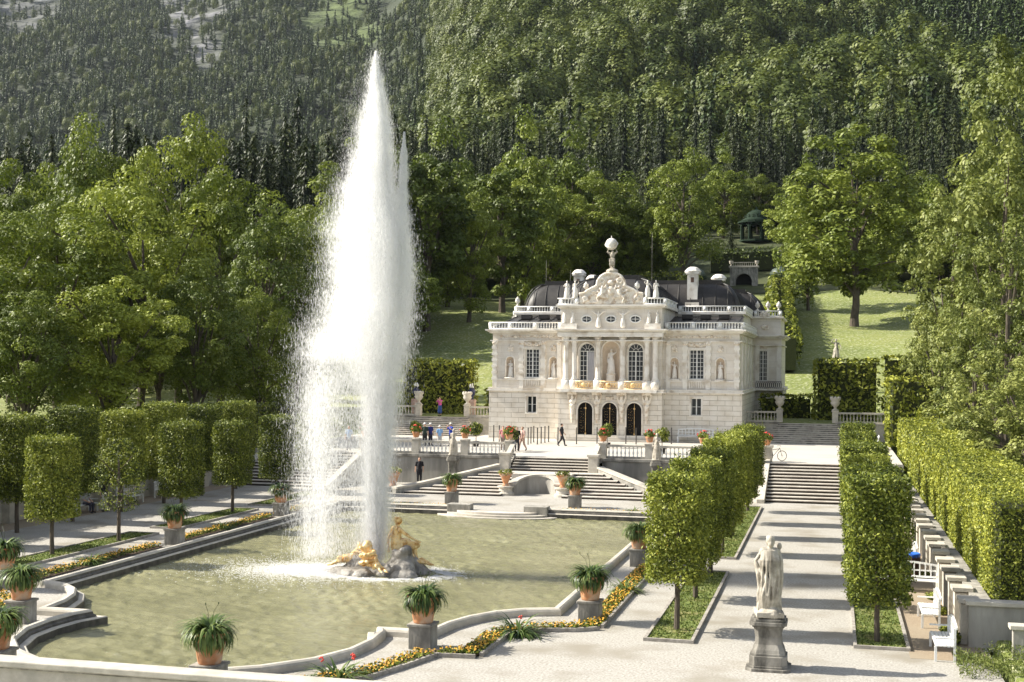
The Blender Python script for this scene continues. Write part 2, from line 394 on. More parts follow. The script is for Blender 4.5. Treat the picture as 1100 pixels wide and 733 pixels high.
# ------------------------------------------------------------------ pool
POOLR = [(1.75,70.8),(9.1,70.8),(9.1,42.3),(8.3,42.0),(7.4,41.2),(6.75,40.1),(6.35,38.9),(6.2,37.8),(4.45,37.8),(4.8,36.8),(4.9,35.7),(4.8,34.5),(4.3,33.2),(3.4,32.1),(2.1,31.2),(.7,30.85)]
OUT = POOLR + [(-x, y) for x, y in reversed(POOLR)]           # open line, far centre left open for the steps

def smooth_line(pts, closed=False): return [Vector(p) for p in pts]
def offsets(pts, d):
    """line moved d to its left"""
    P = [Vector(p) for p in pts]; res = []
    for i, p in enumerate(P):
        a = (p-P[i-1]).normalized() if i else None
        b = (P[i+1]-p).normalized() if i < len(P)-1 else None
        a = a or b; b = b or a
        n1 = Vector((-a.y, a.x)); n2 = Vector((-b.y, b.x)); n = (n1+n2)
        n = n.normalized() if n.length > .1 else n1
        k = min(1/max(n.dot(n1), .35), 1.7); res.append(p + n*d*k)
    return res
def sweep(mb, pts, prof, flip=False):
    rows = [offsets(pts, d) for d, z in prof]; n = len(pts); vs = []; fs = []
    for row, (d, z) in zip(rows, prof): vs += [(p.x, p.y, z) for p in row]
    for j in range(len(prof)-1):
        for i in range(n-1): fs.append((j*n+i, j*n+i+1, (j+1)*n+i+1, (j+1)*n+i))
    for i in (0, n-1): fs.append(tuple(j*n+i for j in range(len(prof))))
    return mb.add(vs, fs)
def dens(pts, step=.5):
    r = []
    for a, b in zip(pts, pts[1:]):
        k = max(1, int((Vector(b)-Vector(a)).length/step))
        r += [tuple(Vector(a).lerp(Vector(b), i/k)) for i in range(k)]
    return r + [pts[-1]]

cop = thing('pool_coping', 'low weathered stone coping curving round the fountain pool', 'pool edge', (9.3, 42, 0))
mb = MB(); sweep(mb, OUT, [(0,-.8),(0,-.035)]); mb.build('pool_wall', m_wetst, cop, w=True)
mb = MB(); sweep(mb, OUT, [(0,-.034),(.03,0),(.20,0)]); mb.build('inner_ledge', m_lime, cop, w=True)
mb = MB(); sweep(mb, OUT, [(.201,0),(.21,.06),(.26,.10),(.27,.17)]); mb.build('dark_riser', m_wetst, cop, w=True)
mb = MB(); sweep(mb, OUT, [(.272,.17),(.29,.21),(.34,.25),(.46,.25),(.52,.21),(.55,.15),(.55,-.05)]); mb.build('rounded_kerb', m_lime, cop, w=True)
for sx in (-1, 1):
    mb = MB(); a, b = sorted((sx*1.55, sx*2.9)); mb.box(a, b, 70.72, 71.5, -.5, .36); mb.build('end_block', m_limed, cop, w=True, bevel=.03)
hole = [(p.x, p.y) for p in offsets(OUT, .5)]
m_water = None
def water():
    m, N, L, out = nt('pool_water'); p = N.new('ShaderNodeBsdfPrincipled'); L.new(p.outputs[0], out.inputs[0])
    tc = N.new('ShaderNodeTexCoord'); n0 = N.new('ShaderNodeTexNoise'); n0.inputs['Scale'].default_value = .35; n0.inputs['Detail'].default_value = 5
    L.new(tc.outputs['Object'], n0.inputs['Vector']); r = N.new('ShaderNodeValToRGB')
    r.color_ramp.elements[0].color = (.185,.178,.092,1); r.color_ramp.elements[1].color = (.25,.24,.132,1); r.color_ramp.elements[0].position = .35; r.color_ramp.elements[1].position = .65
    L.new(n0.outputs['Fac'], r.inputs[0]); L.new(r.outputs[0], p.inputs['Base Color'])
    p.inputs['Roughness'].default_value = .06; p.inputs['Specular IOR Level'].default_value = .6; p.inputs['IOR'].default_value = 1.33
    mp = N.new('ShaderNodeMapping'); mp.inputs['Scale'].default_value = (.8, 1.5, 1); L.new(tc.outputs['Object'], mp.inputs[0])
    n1 = N.new('ShaderNodeTexNoise'); n1.inputs['Scale'].default_value = 7.0; n1.inputs['Detail'].default_value = 7; n1.inputs['Roughness'].default_value = .68; n1.inputs['Distortion'].default_value = .7
    L.new(mp.outputs[0], n1.inputs['Vector'])
    b = N.new('ShaderNodeBump'); b.inputs['Strength'].default_value = .6; b.inputs['Distance'].default_value = .10
    L.new(n1.outputs['Fac'], b.inputs['Height']); L.new(b.outputs[0], p.inputs['Normal']); return m
m_water = water()
wx, wy = np.meshgrid(np.arange(-9.3, 9.31, .085), np.concatenate([np.arange(30.6, 48, .085), np.arange(48, 71.05, .11)]))
wz = np.zeros_like(wx); g0 = np.random.default_rng(4)
for i in range(46):
    lam = g0.uniform(.32, .85); an = g0.normal(1.1, .6); k_ = 2*pi/lam; wz += .0072*lam**.95*np.sin(k_*(cos(an)*wx+sin(an)*wy)+g0.uniform(0, 6.28)+.8*np.sin(.7*wx+.4*wy+i))
d_ = np.hypot(wx+1.2, wy-50); wz = wz*(.75+.35*np.sin(.5*wx+.31*wy)*np.sin(.23*wx-.4*wy)) + .022*np.exp(-d_/6)*np.sin(d_*7.5+np.sin(wx*2)+np.cos(wy*1.7))
nx = wx.shape[1]; i = (np.arange(nx-1)[None,:]+nx*np.arange(wx.shape[0]-1)[:,None]).ravel()
tag(link('water', np_mesh('water', np.stack([wx, wy, wz-.25],-1).reshape(-1,3), np.stack([i, i+1, i+nx+1, i+nx],1), m_water, smooth=True)), kind='structure')
# gravel court round the pool
bm = bmesh.new()
def loop(pts):
    vs = [bm.verts.new((x, y, 0)) for x, y in pts]
    return [bm.edges.new((vs[i], vs[(i+1) % len(vs)])) for i in range(len(vs))]
e = loop([(-22.7,26),(22.7,26),(22.7,87.2),(-22.7,87.2)]) + loop(hole)
bmesh.ops.triangle_fill(bm, use_beauty=True, edges=e, normal=(0,0,1))
for f in bm.faces:
    if f.normal.z < 0: f.normal_flip()
me = bpy.data.meshes.new('gravel_court'); bm.to_mesh(me); bm.free(); me.materials.append(m_gravel); tag(link('gravel_court', me), kind='structure')
mb = MB().box(20.45, 22.6, 38.6, 80, -.05, .006); mb.box(-22.6, -20.45, 40, 80, -.05, .006); tag(mb.build('earth_path', m_dirt), kind='structure')
# half round steps down to the water at the far end
st = thing('pool_steps', 'rounded stone steps going down into the water at the far end of the pool', 'steps', (0, 70.8, 0))
for k in range(4):
    r = 3.0-.42*(3-k) if False else 1.75+.42*k
    pts = [(r*1.35*cos(a), 70.95 - r*.62*sin(a)) for a in np.linspace(0, pi, 25)]
    MB().prism([(x, y) for x, y in pts][::-1], -.9, .03-.115*k).build('step', m_tread if k % 2 == 0 else m_lime, st, w=True)

# ------------------------------------------------------------------ upper terrace, stairs, walls
ZT = 2.0
mb = MB().prism([(-22.7,113.7),(-22.7,87.2),(-14,87.2),(-14,86.9),(-3.25,86.9),(-3.25,86.5),(3.25,86.5),(3.25,86.9),(14,86.9),(14,87.2),(22.7,87.2),(22.7,113.7)], ZT-.3, ZT)
tag(mb.build('upper_terrace', m_gravel2), kind='structure')

def flight(name, label, n, z0, rise, y0, run, x0f, x1f, yend, nose=.045):
    """steps climbing away; x0f/x1f give the ends of step k"""
    t = thing(name, label, 'staircase', ((x0f(0)+x1f(0))/2, y0, z0)); tr = MB(); ri = MB()
    for k in range(n):
        y = y0+run*k; z = z0+rise*(k+1); a, b = x0f(k), x1f(k)
        tr.box(a, b, y-nose, (yend if k == n-1 else y+run+.02), z-.05, z)
        ri.box(a+.01, b-.01, y, y+run+.05 if k < n-1 else yend, z0-.3, z-.05)
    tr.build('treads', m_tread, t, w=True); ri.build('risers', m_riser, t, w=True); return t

def slopewall(mb, path, th, zb):
    P = [Vector(p[:2]) for p in path]; L_ = offsets(P, th/2); R2 = offsets(P, -th/2); n = len(P); vs = []
    for i in range(n): vs += [(L_[i].x, L_[i].y, zb), (R2[i].x, R2[i].y, zb), (R2[i].x, R2[i].y, path[i][2]), (L_[i].x, L_[i].y, path[i][2])]
    fs = [(0,1,2,3), tuple(4*(n-1)+j for j in (3,2,1,0))]
    for i in range(n-1):
        for j in range(4): fs.append((4*i+j, 4*i+4+j, 4*i+4+(j+1) % 4, 4*i+(j+1) % 4))
    return mb.add(vs, fs)

BAL = [(.055,0),(.055,.05),(.03,.08),(.062,.2),(.07,.27),(.05,.36),(.028,.48),(.03,.56),(.055,.6),(.055,.65)]
def balustrade(name, label, p0, p1, z0, z1=None, piers=(), pot=None, h=.92, sp=.27, m=None, mbal=None, group=None, endpier=True):
    z1 = z0 if z1 is None else z1; m = m or m_limed; a = Vector((*p0, z0)); b = Vector((*p1, z1)); d = (b-a); Ln = Vector((d.x, d.y)).length
    t = thing(name, label, 'balustrade', tuple((a+b)/2), group=group); u = Vector((d.x, d.y, 0)).normalized(); nrm = Vector((-u.y, u.x, 0))
    def rail(za, zb_, w_):
        q = MB(); vs = []
        for p in (a, b):
            for s_ in (-1, 1): vs += [tuple(p + nrm*w_*s_ + Vector((0,0,za))), tuple(p + nrm*w_*s_ + Vector((0,0,zb_)))]
        return q.add(vs, [(0,1,3,2),(4,6,7,5),(0,4,5,1),(2,3,7,6),(1,5,7,3),(0,2,6,4)])
    rail(0, .14, .14).build('plinth', m, t, w=True); rail(h-.14, h, .16).build('handrail', m_lime, t, w=True)
    q = MB(); k = int(Ln/sp); hh = h-.28
    for i in range(k):
        p = a + d*((i+.5)/k)
        q.lathe([(r, .14+z*hh/.65) for r, z in BAL], tuple(p), 7, caps=False)
    q.build('balusters', mbal or m_lime, t, smooth=True, w=True)
    for f in piers:
        p = a + d*f; q = MB(); q.cbox(p+Vector((0,0,.5*h+.02)), (.5,.5,h+.04), math.atan2(u.y, u.x)); q.cbox(p+Vector((0,0,h+.08)), (.6,.6,.1), math.atan2(u.y, u.x)); q.build('pier', m_lime, t, w=True)
    return t

flight('staircase', 'short upper flight of pale steps between the sloping balustrades', 5, 1.2, .16, 84.5, .42, lambda k: -2.65, lambda k: 2.65, 86.52)
for sx, w_ in ((-1, 'left'), (1, 'right')):
    o_ = lambda k: 8.3 - 5.0*(k/8)**.85
    i_ = lambda k: 1.95
    flight('staircase', 'fan shaped lower steps on the %s of the arched niche' % w_, 8, 0, .15, 79.2, .6,
           (lambda k: i_(k)) if sx > 0 else (lambda k: -o_(k)), (lambda k: o_(k)) if sx > 0 else (lambda k: -i_(k)), 84.5)
    path = [(sx*x, y, z) for x, y, z in [(8.9,79.0,.28),(8.0,80.2,.42),(6.9,81.3,.66),(5.7,82.4,.95),(4.5,83.5,1.24),(3.4,84.5,1.5)]]
    t = thing('cheek_wall', 'curved sloping stone wall closing the %s side of the fan shaped steps' % w_, 'wall', (sx*6, 82, 0))
    q = MB(); slopewall(q, path, .42, -.1); q.build('wall', m_wallst, t, w=True)
    q = MB(); slopewall(q, [(x, y, z+.13) for x, y, z in path], .54, 0)
    q2 = MB(); P2 = [Vector(p[:2]) for p in path]
    L2 = offsets(P2, .27); R2 = offsets(P2, -.27); vs = []
    for i, p in enumerate(path): vs += [(L2[i].x, L2[i].y, p[2]+.002), (R2[i].x, R2[i].y, p[2]+.002), (R2[i].x, R2[i].y, p[2]+.13), (L2[i].x, L2[i].y, p[2]+.13)]
    nn = len(path); fs = [(0,1,2,3), tuple(4*(nn-1)+j for j in (3,2,1,0))]
    for i in range(nn-1):
        for j in range(4): fs.append((4*i+j, 4*i+4+j, 4*i+4+(j+1) % 4, 4*i+(j+1) % 4))
    q2.add(vs, fs).build('coping', m_lime, t, w=True)
    # newel and sloping balustrade up to the terrace
    t = thing('newel_pillar', 'square stone pillar at the foot of the sloping balustrade %s of the upper steps' % w_, 'pillar', (sx*3.0, 84.55, 1.2))
    q = MB().box(sx*3.0-.32, sx*3.0+.32, 84.25, 84.9, 0, 2.25); q.build('shaft', m_lime, t, w=True, bevel=.02)
    MB().box(sx*3.0-.4, sx*3.0+.4, 84.17, 84.98, 2.25, 2.4).build('cap', m_lime, t, w=True, bevel=.02)
    balustrade('balustrade', 'sloping balustrade on the %s of the upper steps' % w_, (sx*2.95, 84.95), (sx*2.95, 86.75), 1.3, 2.05, h=.95)
    # retaining wall and its balustrade
    a, b = sorted((sx*3.25, sx*13.7))
    t = thing('retaining_wall', 'stained grey terrace wall on the %s of the central steps' % w_, 'wall', ((a+b)/2, 86.6, 0))
    MB().box(a, b, 86.45, 86.9, -.1, 1.82).build('wall', m_wallst, t, w=True)
    MB().box(a, b, 86.36, 86.98, 1.82, 2.03).build('cornice', m_limed, t, w=True, bevel=.03)
    balustrade('balustrade', 'terrace balustrade with pot topped piers %s of the central steps' % w_, (sx*3.25, 86.68), (sx*13.7, 86.68), 2.03, piers=(0, .3, .64, 1), mbal=m_frame)
    # long side flight
    a, b = sorted((sx*14.3, sx*21.2))
    flight('staircase', 'long flight of pale steps at the end of the %s avenue' % w_, 12, 0, ZT/12, 80.9, .53, lambda k, a=a: a, lambda k, b=b: b, 87.22)
    for xx, w2 in ((14.05, 'inner'), (21.45, 'outer')):
        t = thing('stair_wall', 'smooth sloping side wall, %s one of the long %s flight' % (w2, w_), 'wall', (sx*xx, 84, 0))
        q = MB().yz([(80.1,-.1),(80.1,.25),(87.25,2.2),(87.25,-.1)], sx*xx-.24, sx*xx+.24); q.build('wall', m_lime, t, w=True, bevel=.02)
        q = MB().box(sx*xx-.34, sx*xx+.34, 87.26, 87.95, ZT, ZT+.95); q.box(sx*xx-.42, sx*xx+.42, 87.18, 88.03, ZT+.95, ZT+1.08); q.build('pier', m_lime, t, w=True)
    # upper side terraces beside the palace
    a, b = sorted((sx*10.75, sx*22.9))
    xa, xb = 12.2, 20.0
    t = flight('staircase', 'weathered grey steps climbing past the %s side of the palace' % w_, 10, ZT, .15, 109.4, .42,
           (lambda k: 12.0+.19*k) if sx > 0 else (lambda k: -20.3+.19*k), (lambda k: 20.3-.19*k) if sx > 0 else (lambda k: -12.0-.19*k), 113.72)
    t.children[0].data.materials[0] = m_limed
    for (u0, u1), w2 in (((10.75, 13.85), 'palace'), ((18.45, 22.9), 'hedge')):
        p, q_ = sorted((sx*u0, sx*u1))
        t = thing('retaining_wall', 'pale side wall at the %s side of the %s upper steps' % (w2, w_), 'wall', ((p+q_)/2, 113.5, ZT))
        MB().box(p, q_, 113.3, 113.7, ZT-.1, 3.45).build('wall', m_lime, t, w=True); MB().box(p, q_, 113.22, 113.78, 3.45, 3.58).build('cornice', m_limed, t, w=True)
        balustrade('balustrade', 'stone balustrade on the %s side of the %s upper steps' % (w2, w_), (p, 113.5), (q_, 113.5), 3.58, piers=((1 if (u0 < 15) == (sx > 0) else 0),), m=m_lime)
# arched niche between the fan steps
t = thing('niche_wall', 'arched concave stone niche between the two fan shaped flights', 'niche', (0, 81, 0))
A_ = np.linspace(pi, 0, 17)
path = [(1.5*cos(a), 80.35+1.55*sin(a), .62+.48*sin(a)) for a in A_]
q = MB(); slopewall(q, path, .34, -.05); q.build('wall', m_wallst, t, w=True)
q = MB(); P2 = [Vector(p[:2]) for p in path]; L2 = offsets(P2, .27); R2 = offsets(P2, -.27); vs = []
for i, p in enumerate(path): vs += [(L2[i].x, L2[i].y, p[2]), (R2[i].x, R2[i].y, p[2]), (R2[i].x, R2[i].y, p[2]+.13), (L2[i].x, L2[i].y, p[2]+.13)]
nn = len(path); fs = [(0,1,2,3), tuple(4*(nn-1)+j for j in (3,2,1,0))]
for i in range(nn-1):
    for j in range(4): fs.append((4*i+j, 4*i+4+j, 4*i+4+(j+1) % 4, 4*i+(j+1) % 4))
q.add(vs, fs).build('coping', m_lime, t, w=True)
MB().box(-1.95, 1.95, 82.15, 84.5, 0, 1.2).build('landing', m_tread, t, w=True)
for sx in (-1, 1):
    MB().lathe([(.55,0),(.55,.14),(.45,.2),(.42,.42),(.52,.5),(.52,.58)], (sx*1.85, 80.15, 0), 20).build('pedestal', m_lime, t, w=True)

# foreground parapet
t = thing('parapet_wall', 'pale stone parapet with a flat top along the bottom of the view', 'wall', (8, 28, 0))
MB().box(-14, 23, 28.0, 28.38, -.3, .72).build('wall', m_lime, t, w=True)
MB().box(-14, 23, 27.88, 28.5, .74, .90).build('coping', m_lime, t, w=True, bevel=.03)
MB().box(-14, 23, 27.94, 28.44, .70, .745).build('grey_moulding', m_limed, t, w=True)  # greyer weathered stone band below the coping

# side garden walls with buttresses
for sx, w_, y0 in ((1, 'right', 41.0), (-1, 'left', 41.0)):
    t = thing('garden_wall', 'low buttressed wall carrying the long %s hedge' % w_, 'wall', (sx*22.5, 60, 0))
    a, b = sorted((sx*22.5, sx*22.85)); MB().box(a, b, y0, 100, -.1, 1.12).build('wall', m_wallst if sx > 0 else m_lime, t, w=True)
    a, b = sorted((sx*22.42, sx*22.95)); MB().box(a, b, y0-.05, 100, 1.12, 1.24).build('coping', m_limed, t, w=True)
    for k in range(28):
        y = y0+.3+k*2.1; q = MB()
        a, b = sorted((sx*22.02, sx*22.498)); q.box(a, b, y-.32, y+.32, -.1, 1.2)
        a, b = sorted((sx*21.94, sx*22.56)); q.box(a, b, y-.42, y+.42, 1.242, 1.36); q.build('buttress', m_lime, t, w=True)
t = thing('garden_wall', 'pale rendered end wall below the near end of the right hedge', 'wall', (25, 40.8, 0))
MB().box(22.2, 30, 40.6, 40.98, -.1, 1.25).build('wall', m_wallst, t, w=True); MB().box(22.1, 30, 40.5, 41.06, 1.25, 1.38).build('coping', m_lime, t, w=True, bevel=.02)
t = thing('garden_wall', 'low capped wall in front of the end wall at the bottom right corner', 'wall', (25, 38.8, 0))
MB().box(23.2, 30, 38.7, 39.0, -.1, .95).build('wall', m_wallst, t, w=True); MB().box(23.1, 30, 38.62, 39.08, .95, 1.08).build('coping', m_lime, t, w=True, bevel=.02)
# ------------------------------------------------------------------ figures
def pose(**k):
    J = dict(pel=(0,0,.94), chest=(0,0,1.28), neck=(0,.01,1.47), head=(0,-.015,1.61),
             shoL=(-.185,0,1.41), elbL=(-.25,.02,1.13), hanL=(-.26,-.06,.88), shoR=(.185,0,1.41), elbR=(.25,.02,1.13), hanR=(.26,-.06,.88),
             hipL=(-.09,0,.92), kneL=(-.10,-.02,.49), ankL=(-.10,.02,.08), toeL=(-.12,-.14,.035), hipR=(.09,0,.92), kneR=(.10,-.02,.49), ankR=(.10,.02,.08), toeR=(.12,-.14,.035))
    J.update(k); return {a: Vector(b) for a, b in J.items()}
def human(mb, J, fingers=True, n=10):
    mb.cone(J['pel'], .125, J['chest'], .14, n); mb.cone(J['chest'], .14, (J['shoL']+J['shoR'])/2, .105, n)
    mb.cone(J['shoL'], .07, J['shoR'], .07, n); mb.cone(J['hipL'], .09, J['hipR'], .09, n)
    mb.cone((J['shoL']+J['shoR'])/2, .065, J['head'], .052, n)
    h = J['head']; up = (h-J['neck']).normalized(); mb.ball(h+up*.03, (.078,.095,.105), n+2); mb.ball(h-up*.05+Vector((0,-.03,0)), (.055,.062,.06), n)
    mb.cone(h+Vector((0,-.085,.02)), .010, h+Vector((0,-.105,-.015)), .016, 6)
    for s in (-1, 1): mb.ball(h+Vector((s*.08,.01,.005)), (.014,.024,.034), 6)
    mb.cone(h+Vector((-.022,-.08,-.055)), .012, h+Vector((.022,-.08,-.055)), .012, 6)
    for S in 'LR':
        mb.cone(J['sho'+S], .056, J['elb'+S], .044, n); mb.cone(J['elb'+S], .043, J['han'+S], .029, n)
        mb.cone(J['hip'+S], .092, J['kne'+S], .060, n); mb.cone(J['kne'+S], .06, J['ank'+S], .038, n); mb.cone(J['ank'+S], .042, J['toe'+S], .034, n)
        d = (J['han'+S]-J['elb'+S]).normalized(); a = d.cross(Vector((1,0,0))); a = a.normalized() if a.length > .2 else Vector((0,1,0)); p = J['han'+S]
        mb.cone(p, .032, p+d*.07, .036, 8)
        if fingers:
            for i, (o, ln) in enumerate([(-.03,.06),(-.01,.075),(.011,.07),(.03,.055)]):
                q = p+d*.085+a*o; q2 = q+d*ln*.55; mb.tube([q-d*.02, q2, q2+d*ln*.4+d.cross(a)*.015], [.011,.010,.008], 6)
            mb.tube([p+d*.02+a*-.03, p+d*.05-a*.06, p+d*.085-a*.065], [.013,.012,.009], 6)
    return mb
def drape(mb, J, z0=.06, waist=1.0, n=15, flare=.30, seed=0, top=.16, cx=0., cy=0.):
    r = random.Random(seed)
    for i in range(n):
        a = 2*pi*i/n + r.uniform(-.12,.12); f = flare*r.uniform(.8,1.1); sw = r.uniform(-.5,.5)
        p = [(cx+top*.75*cos(a), cy+top*.6*sin(a), waist), (cx+(top+f)*.5*cos(a+sw*.3), cy+(top+f)*.45*sin(a+sw*.3), (waist+z0)*.5), (cx+f*cos(a+sw*.5), cy+f*.85*sin(a+sw*.5), z0)]
        mb.tube(p, [r.uniform(.05,.07), r.uniform(.045,.075), r.uniform(.035,.06)], 7)
    mb.cone((cx,cy,waist), top*.8, (cx,cy,z0+.1), flare*.75, 12)
def scaled(mb, s, off=(0,0,0), rz=0):
    c, d = cos(rz), sin(rz); mb.v = [((x*c-y*d)*s+off[0], (x*d+y*c)*s+off[1], z*s+off[2]) for x, y, z in mb.v]; return mb
def statue_mb(seed, arm=0, nude=False):
    r = random.Random(seed); k = r.uniform(-.06,.06)
    kw = dict(pel=(k,0,.95), chest=(k*.2,0,1.28), kneL=(-.12+k,-.09,.50))
    if arm == 0: kw.update(elbL=(-.33,-.02,1.2), hanL=(-.14,-.16,1.18))
    if arm == 1: kw.update(elbR=(.36,-.05,1.52), hanR=(.28,-.08,1.83))
    if arm == 2: kw.update(elbL=(-.36,-.05,1.5), hanL=(-.2,-.08,1.76), elbR=(.34,-.06,1.22), hanR=(.36,-.2,1.0))
    if arm == 3: kw.update(elbR=(.3,-.08,1.15), hanR=(.05,-.2,1.22), elbL=(-.27,.04,1.1), hanL=(-.3,-.06,.84))
    J = pose(**kw); mb = human(MB(), J, False, 8)
    mb.ball(J['head']+Vector((0,.03,.05)), (.10,.10,.10), 8)
    if not nude: drape(mb, J, .05, 1.02, 13, .27, seed)
    for i in range(5):
        s = r.choice((-1,1)); mb.tube([(s*.17,.03,1.42),(s*-.02,-.15+.04*i,1.12),(-s*.2,-.04,.88)], [.04,.05,.045], 6)
    mb.cone((.12,.1,.02), .07, (.13,.1,.5), .05, 8)
    mb.box(-.32,.32,-.26,.26,-.02,.05)
    return mb

# ------------------------------------------------------------------ palace
CX, YF = .25, 108.5
PAL = thing('palace', 'cream white rococo palace with dark curved roofs behind the fountain pool', 'palace', (CX, YF, ZT))
def pb(mb, name, m, smooth=False, parent=None, bevel=0):
    o = mb.build(name, m, parent or PAL, smooth)
    if parent is None: world(o, PAL)
    return o
def wallx(mb, x0, x1, z0, z1, yf, th, ops):
    xs = sorted({x0, x1, *[o[0] for o in ops], *[o[1] for o in ops]})
    for a, b in zip(xs, xs[1:]):
        if b-a < 1e-4: continue
        hit = sorted([o for o in ops if o[0] <= a+1e-5 and o[1] >= b-1e-5], key=lambda o: o[2]); z = z0
        for o in hit:
            if o[2] > z: mb.box(a, b, yf, yf+th, z, o[2])
            z = o[3]
        if z1 > z: mb.box(a, b, yf, yf+th, z, z1)
    for o in ops:
        if len(o) > 4 and o[4]:
            c = (o[0]+o[1])/2; r = (o[1]-o[0])/2
            for s in (-1, 1):
                p = [(c+s*r, o[3]-r)] + [(c+s*r*cos(t), o[3]-r+r*sin(t)) for t in np.linspace(0, pi/2, 9)][1:] + [(c+s*r, o[3])]
                mb.xz(p if s < 0 else p[::-1], yf, yf+th)
X = lambda x: CX+x
doors = [(X(c)-.64, X(c)+.64, 2.32, 5.22, True) for c in (-2.05, 0, 2.05)]
for s in (-1, 1):
    q = MB(); a, b = sorted((X(s*4.35), X(s*10.75))); wallx(q, a, b, 1.4, 6.05, YF, .5, [(X(s*7.0)-.42, X(s*7.0)+.42, 4.2, 5.62)])
    a, b = sorted((X(s*4.35), X(s*3.85))); q.box(a, b, 107.5, YF+.1, 1.4, 6.05)
    a, b = sorted((X(s*10.75), X(s*10.25))); q.box(a, b, YF+.5, 127, 1.4, 6.05)
    a, b = sorted((X(s*10.75), X(s*13.35)))
    wallx(q, a, b, 3.3, 6.05, 127, .5, [(X(s*11.45)-.28, X(s*11.45)+.28, 4.3, 5.5)])
    a, b = sorted((X(s*13.35), X(s*12.85))); q.box(a, b, 127.5, 137, 3.3, 6.05)
    pb(q, 'ground_floor_wall', m_rustic)
q = MB(); wallx(q, X(-4.35), X(4.35), 1.4, 6.05, 107.0, .5, doors); pb(q, 'entrance_wall', m_rustic)
q = MB()
for k, w_ in enumerate((4.0, 3.6)): q.box(X(-w_), X(w_), 106.3+.35*k, 106.98, 1.9, 2.15+.15*k)
pb(q, 'entrance_steps', m_tread)
q = MB()   # upper walls
for s in (-1, 1):
    a, b = sorted((X(s*4.2), X(s*10.5)))
    wallx(q, a, b, 6.3, 11.05, YF+.2, .5, [(X(s*7)-.6, X(s*7)+.6, 7.2, 9.65), (X(s*5.15)-.33, X(s*5.15)+.33, 7.2, 8.95, True), (X(s*8.95)-.33, X(s*8.95)+.33, 7.2, 8.95, True)])
    a, b = sorted((X(s*4.2), X(s*3.9))); q.box(a, b, 108.09, YF+.3, 6.3, 11.05)
    a, b = sorted((X(s*10.5), X(s*10.05))); q.box(a, b, YF+.7, 127, 6.3, 11.05)
    a, b = sorted((X(s*10.5), X(s*13.2)))
    wallx(q, a, b, 6.3, 11.05, 127.1, .5, [(X(s*11.45)-.42, X(s*11.45)+.42, 6.95, 9.85)])
    a, b = sorted((X(s*13.2), X(s*12.7))); q.box(a, b, 127.6, 137, 6.3, 11.05)
wallx(q, X(-4.2), X(4.2), 6.3, 11.05, 107.6, .48, [(X(-2.05)-.65, X(-2.05)+.65, 7.0, 10.15, True), (X(2.05)-.65, X(2.05)+.65, 7.0, 10.15, True), (X(0)-.75, X(0)+.75, 7.0, 10.3, True)])
pb(q, 'upper_wall', m_palace)
# niches: concave backs
m_niche = mat('niche_stone', (.60,.50,.39), (.68,.58,.47), 4)
def nichehalf(xc, r, y, z0, z1):
    q = MB(); n = 12; vs = []; fs = []; zt = z1-r
    prof = [(z0, 1), (zt, 1)] + [(zt+r*sin(t), cos(t)) for t in np.linspace(0, pi/2, 7)][1:]
    for z, k in prof:
        for i in range(n+1):
            a = pi*i/n; vs.append((xc-r*cos(a)*max(k,.02), y+min(r,.45)*sin(a)*max(k,.02), z))
    for j in range(len(prof)-1):
        for i in range(n): fs.append((j*(n+1)+i, j*(n+1)+i+1, (j+1)*(n+1)+i+1, (j+1)*(n+1)+i))
    q.add(vs, fs); pb(q, 'niche', m_niche, True)
for s in (-1, 1):
    for c in (5.15, 8.95): nichehalf(X(s*c), .33, YF+.25, 7.2, 8.95)
nichehalf(X(0), .75, 107.7, 7.0, 10.3)
# belts and cornices
def ring(q, off, z0, z1):
    """moulding round the front, the risalit and the sides"""
    for s in (-1, 1):
        a, b = sorted((X(s*4.2), X(s*(10.6+off)))); q.box(a, b, YF+.1-off, YF+.5, z0, z1)
        a, b = sorted((X(s*10.3), X(s*(10.6+off)))); q.box(a, b, YF+.5, 126.9-off, z0, z1)
        a, b = sorted((X(s*10.3), X(s*(13.25+off)))); q.box(a, b, 126.9-off, 137.2, z0, z1)
    q.box(X(-4.3-off), X(4.3+off), 107.0-off*1.2, YF+.1-off, z0, z1)
q = MB(); ring(q, .32, 6.05, 6.13); ring(q, .2, 6.13, 6.26); ring(q, .24, 6.26, 6.32); pb(q, 'belt_course', m_trim)
q = MB(); ring(q, .16, 11.0, 11.1); ring(q, .28, 11.1, 11.2); ring(q, .45, 11.2, 11.32); ring(q, .1, 10.32, 10.4); pb(q, 'main_cornice', m_trim)
q = MB(); ring(q, .16, 2.003, 2.5); pb(q, 'plinth', m_rustic)
# pilasters, quoins, panels
for s in (-1, 1):
    for c in (4.65, 6.05, 7.95, 10.3):
        q = MB().box(X(s*c)-.19, X(s*c)+.19, YF+.08, YF+.22, 6.33, 10.32)
        if c > 5:
            for k in range(0, 13, 2): z = 6.98+k*.265; q.box(X(s*c)-.25, X(s*c)+.25, YF+.02, YF+.2, z, z+.23)
        pb(q, 'pilaster', m_trim)
    for y in (111.5, 115.5, 119.5, 123.5): a, b = sorted((X(s*10.48), X(s*10.62))); pb(MB().box(a, b, y-.3, y+.3, 6.33, 10.9), 'pilaster', m_trim)
    for c in (10.95, 12.95): a = X(s*c); pb(MB().box(a-.2, a+.2, 126.98, 127.12, 6.33, 10.32), 'pilaster', m_trim)
    a, b = sorted((X(s*4.3), X(s*10.55))); q = MB().box(a, b, YF+.06, YF+.22, 6.98, 7.08)
    for k in range(7): q.box(X(s*7)-.6+.185*k, X(s*7)-.6+.185*k+.09, YF+.1, YF+.22, 6.45, 6.98)
    pb(q, 'sill_course', m_trim)
    a, b = sorted((X(s*10.5), X(s*13.25))); pb(MB().box(a, b, 127.0, 127.12, 6.86, 6.95), 'sill_course', m_trim)
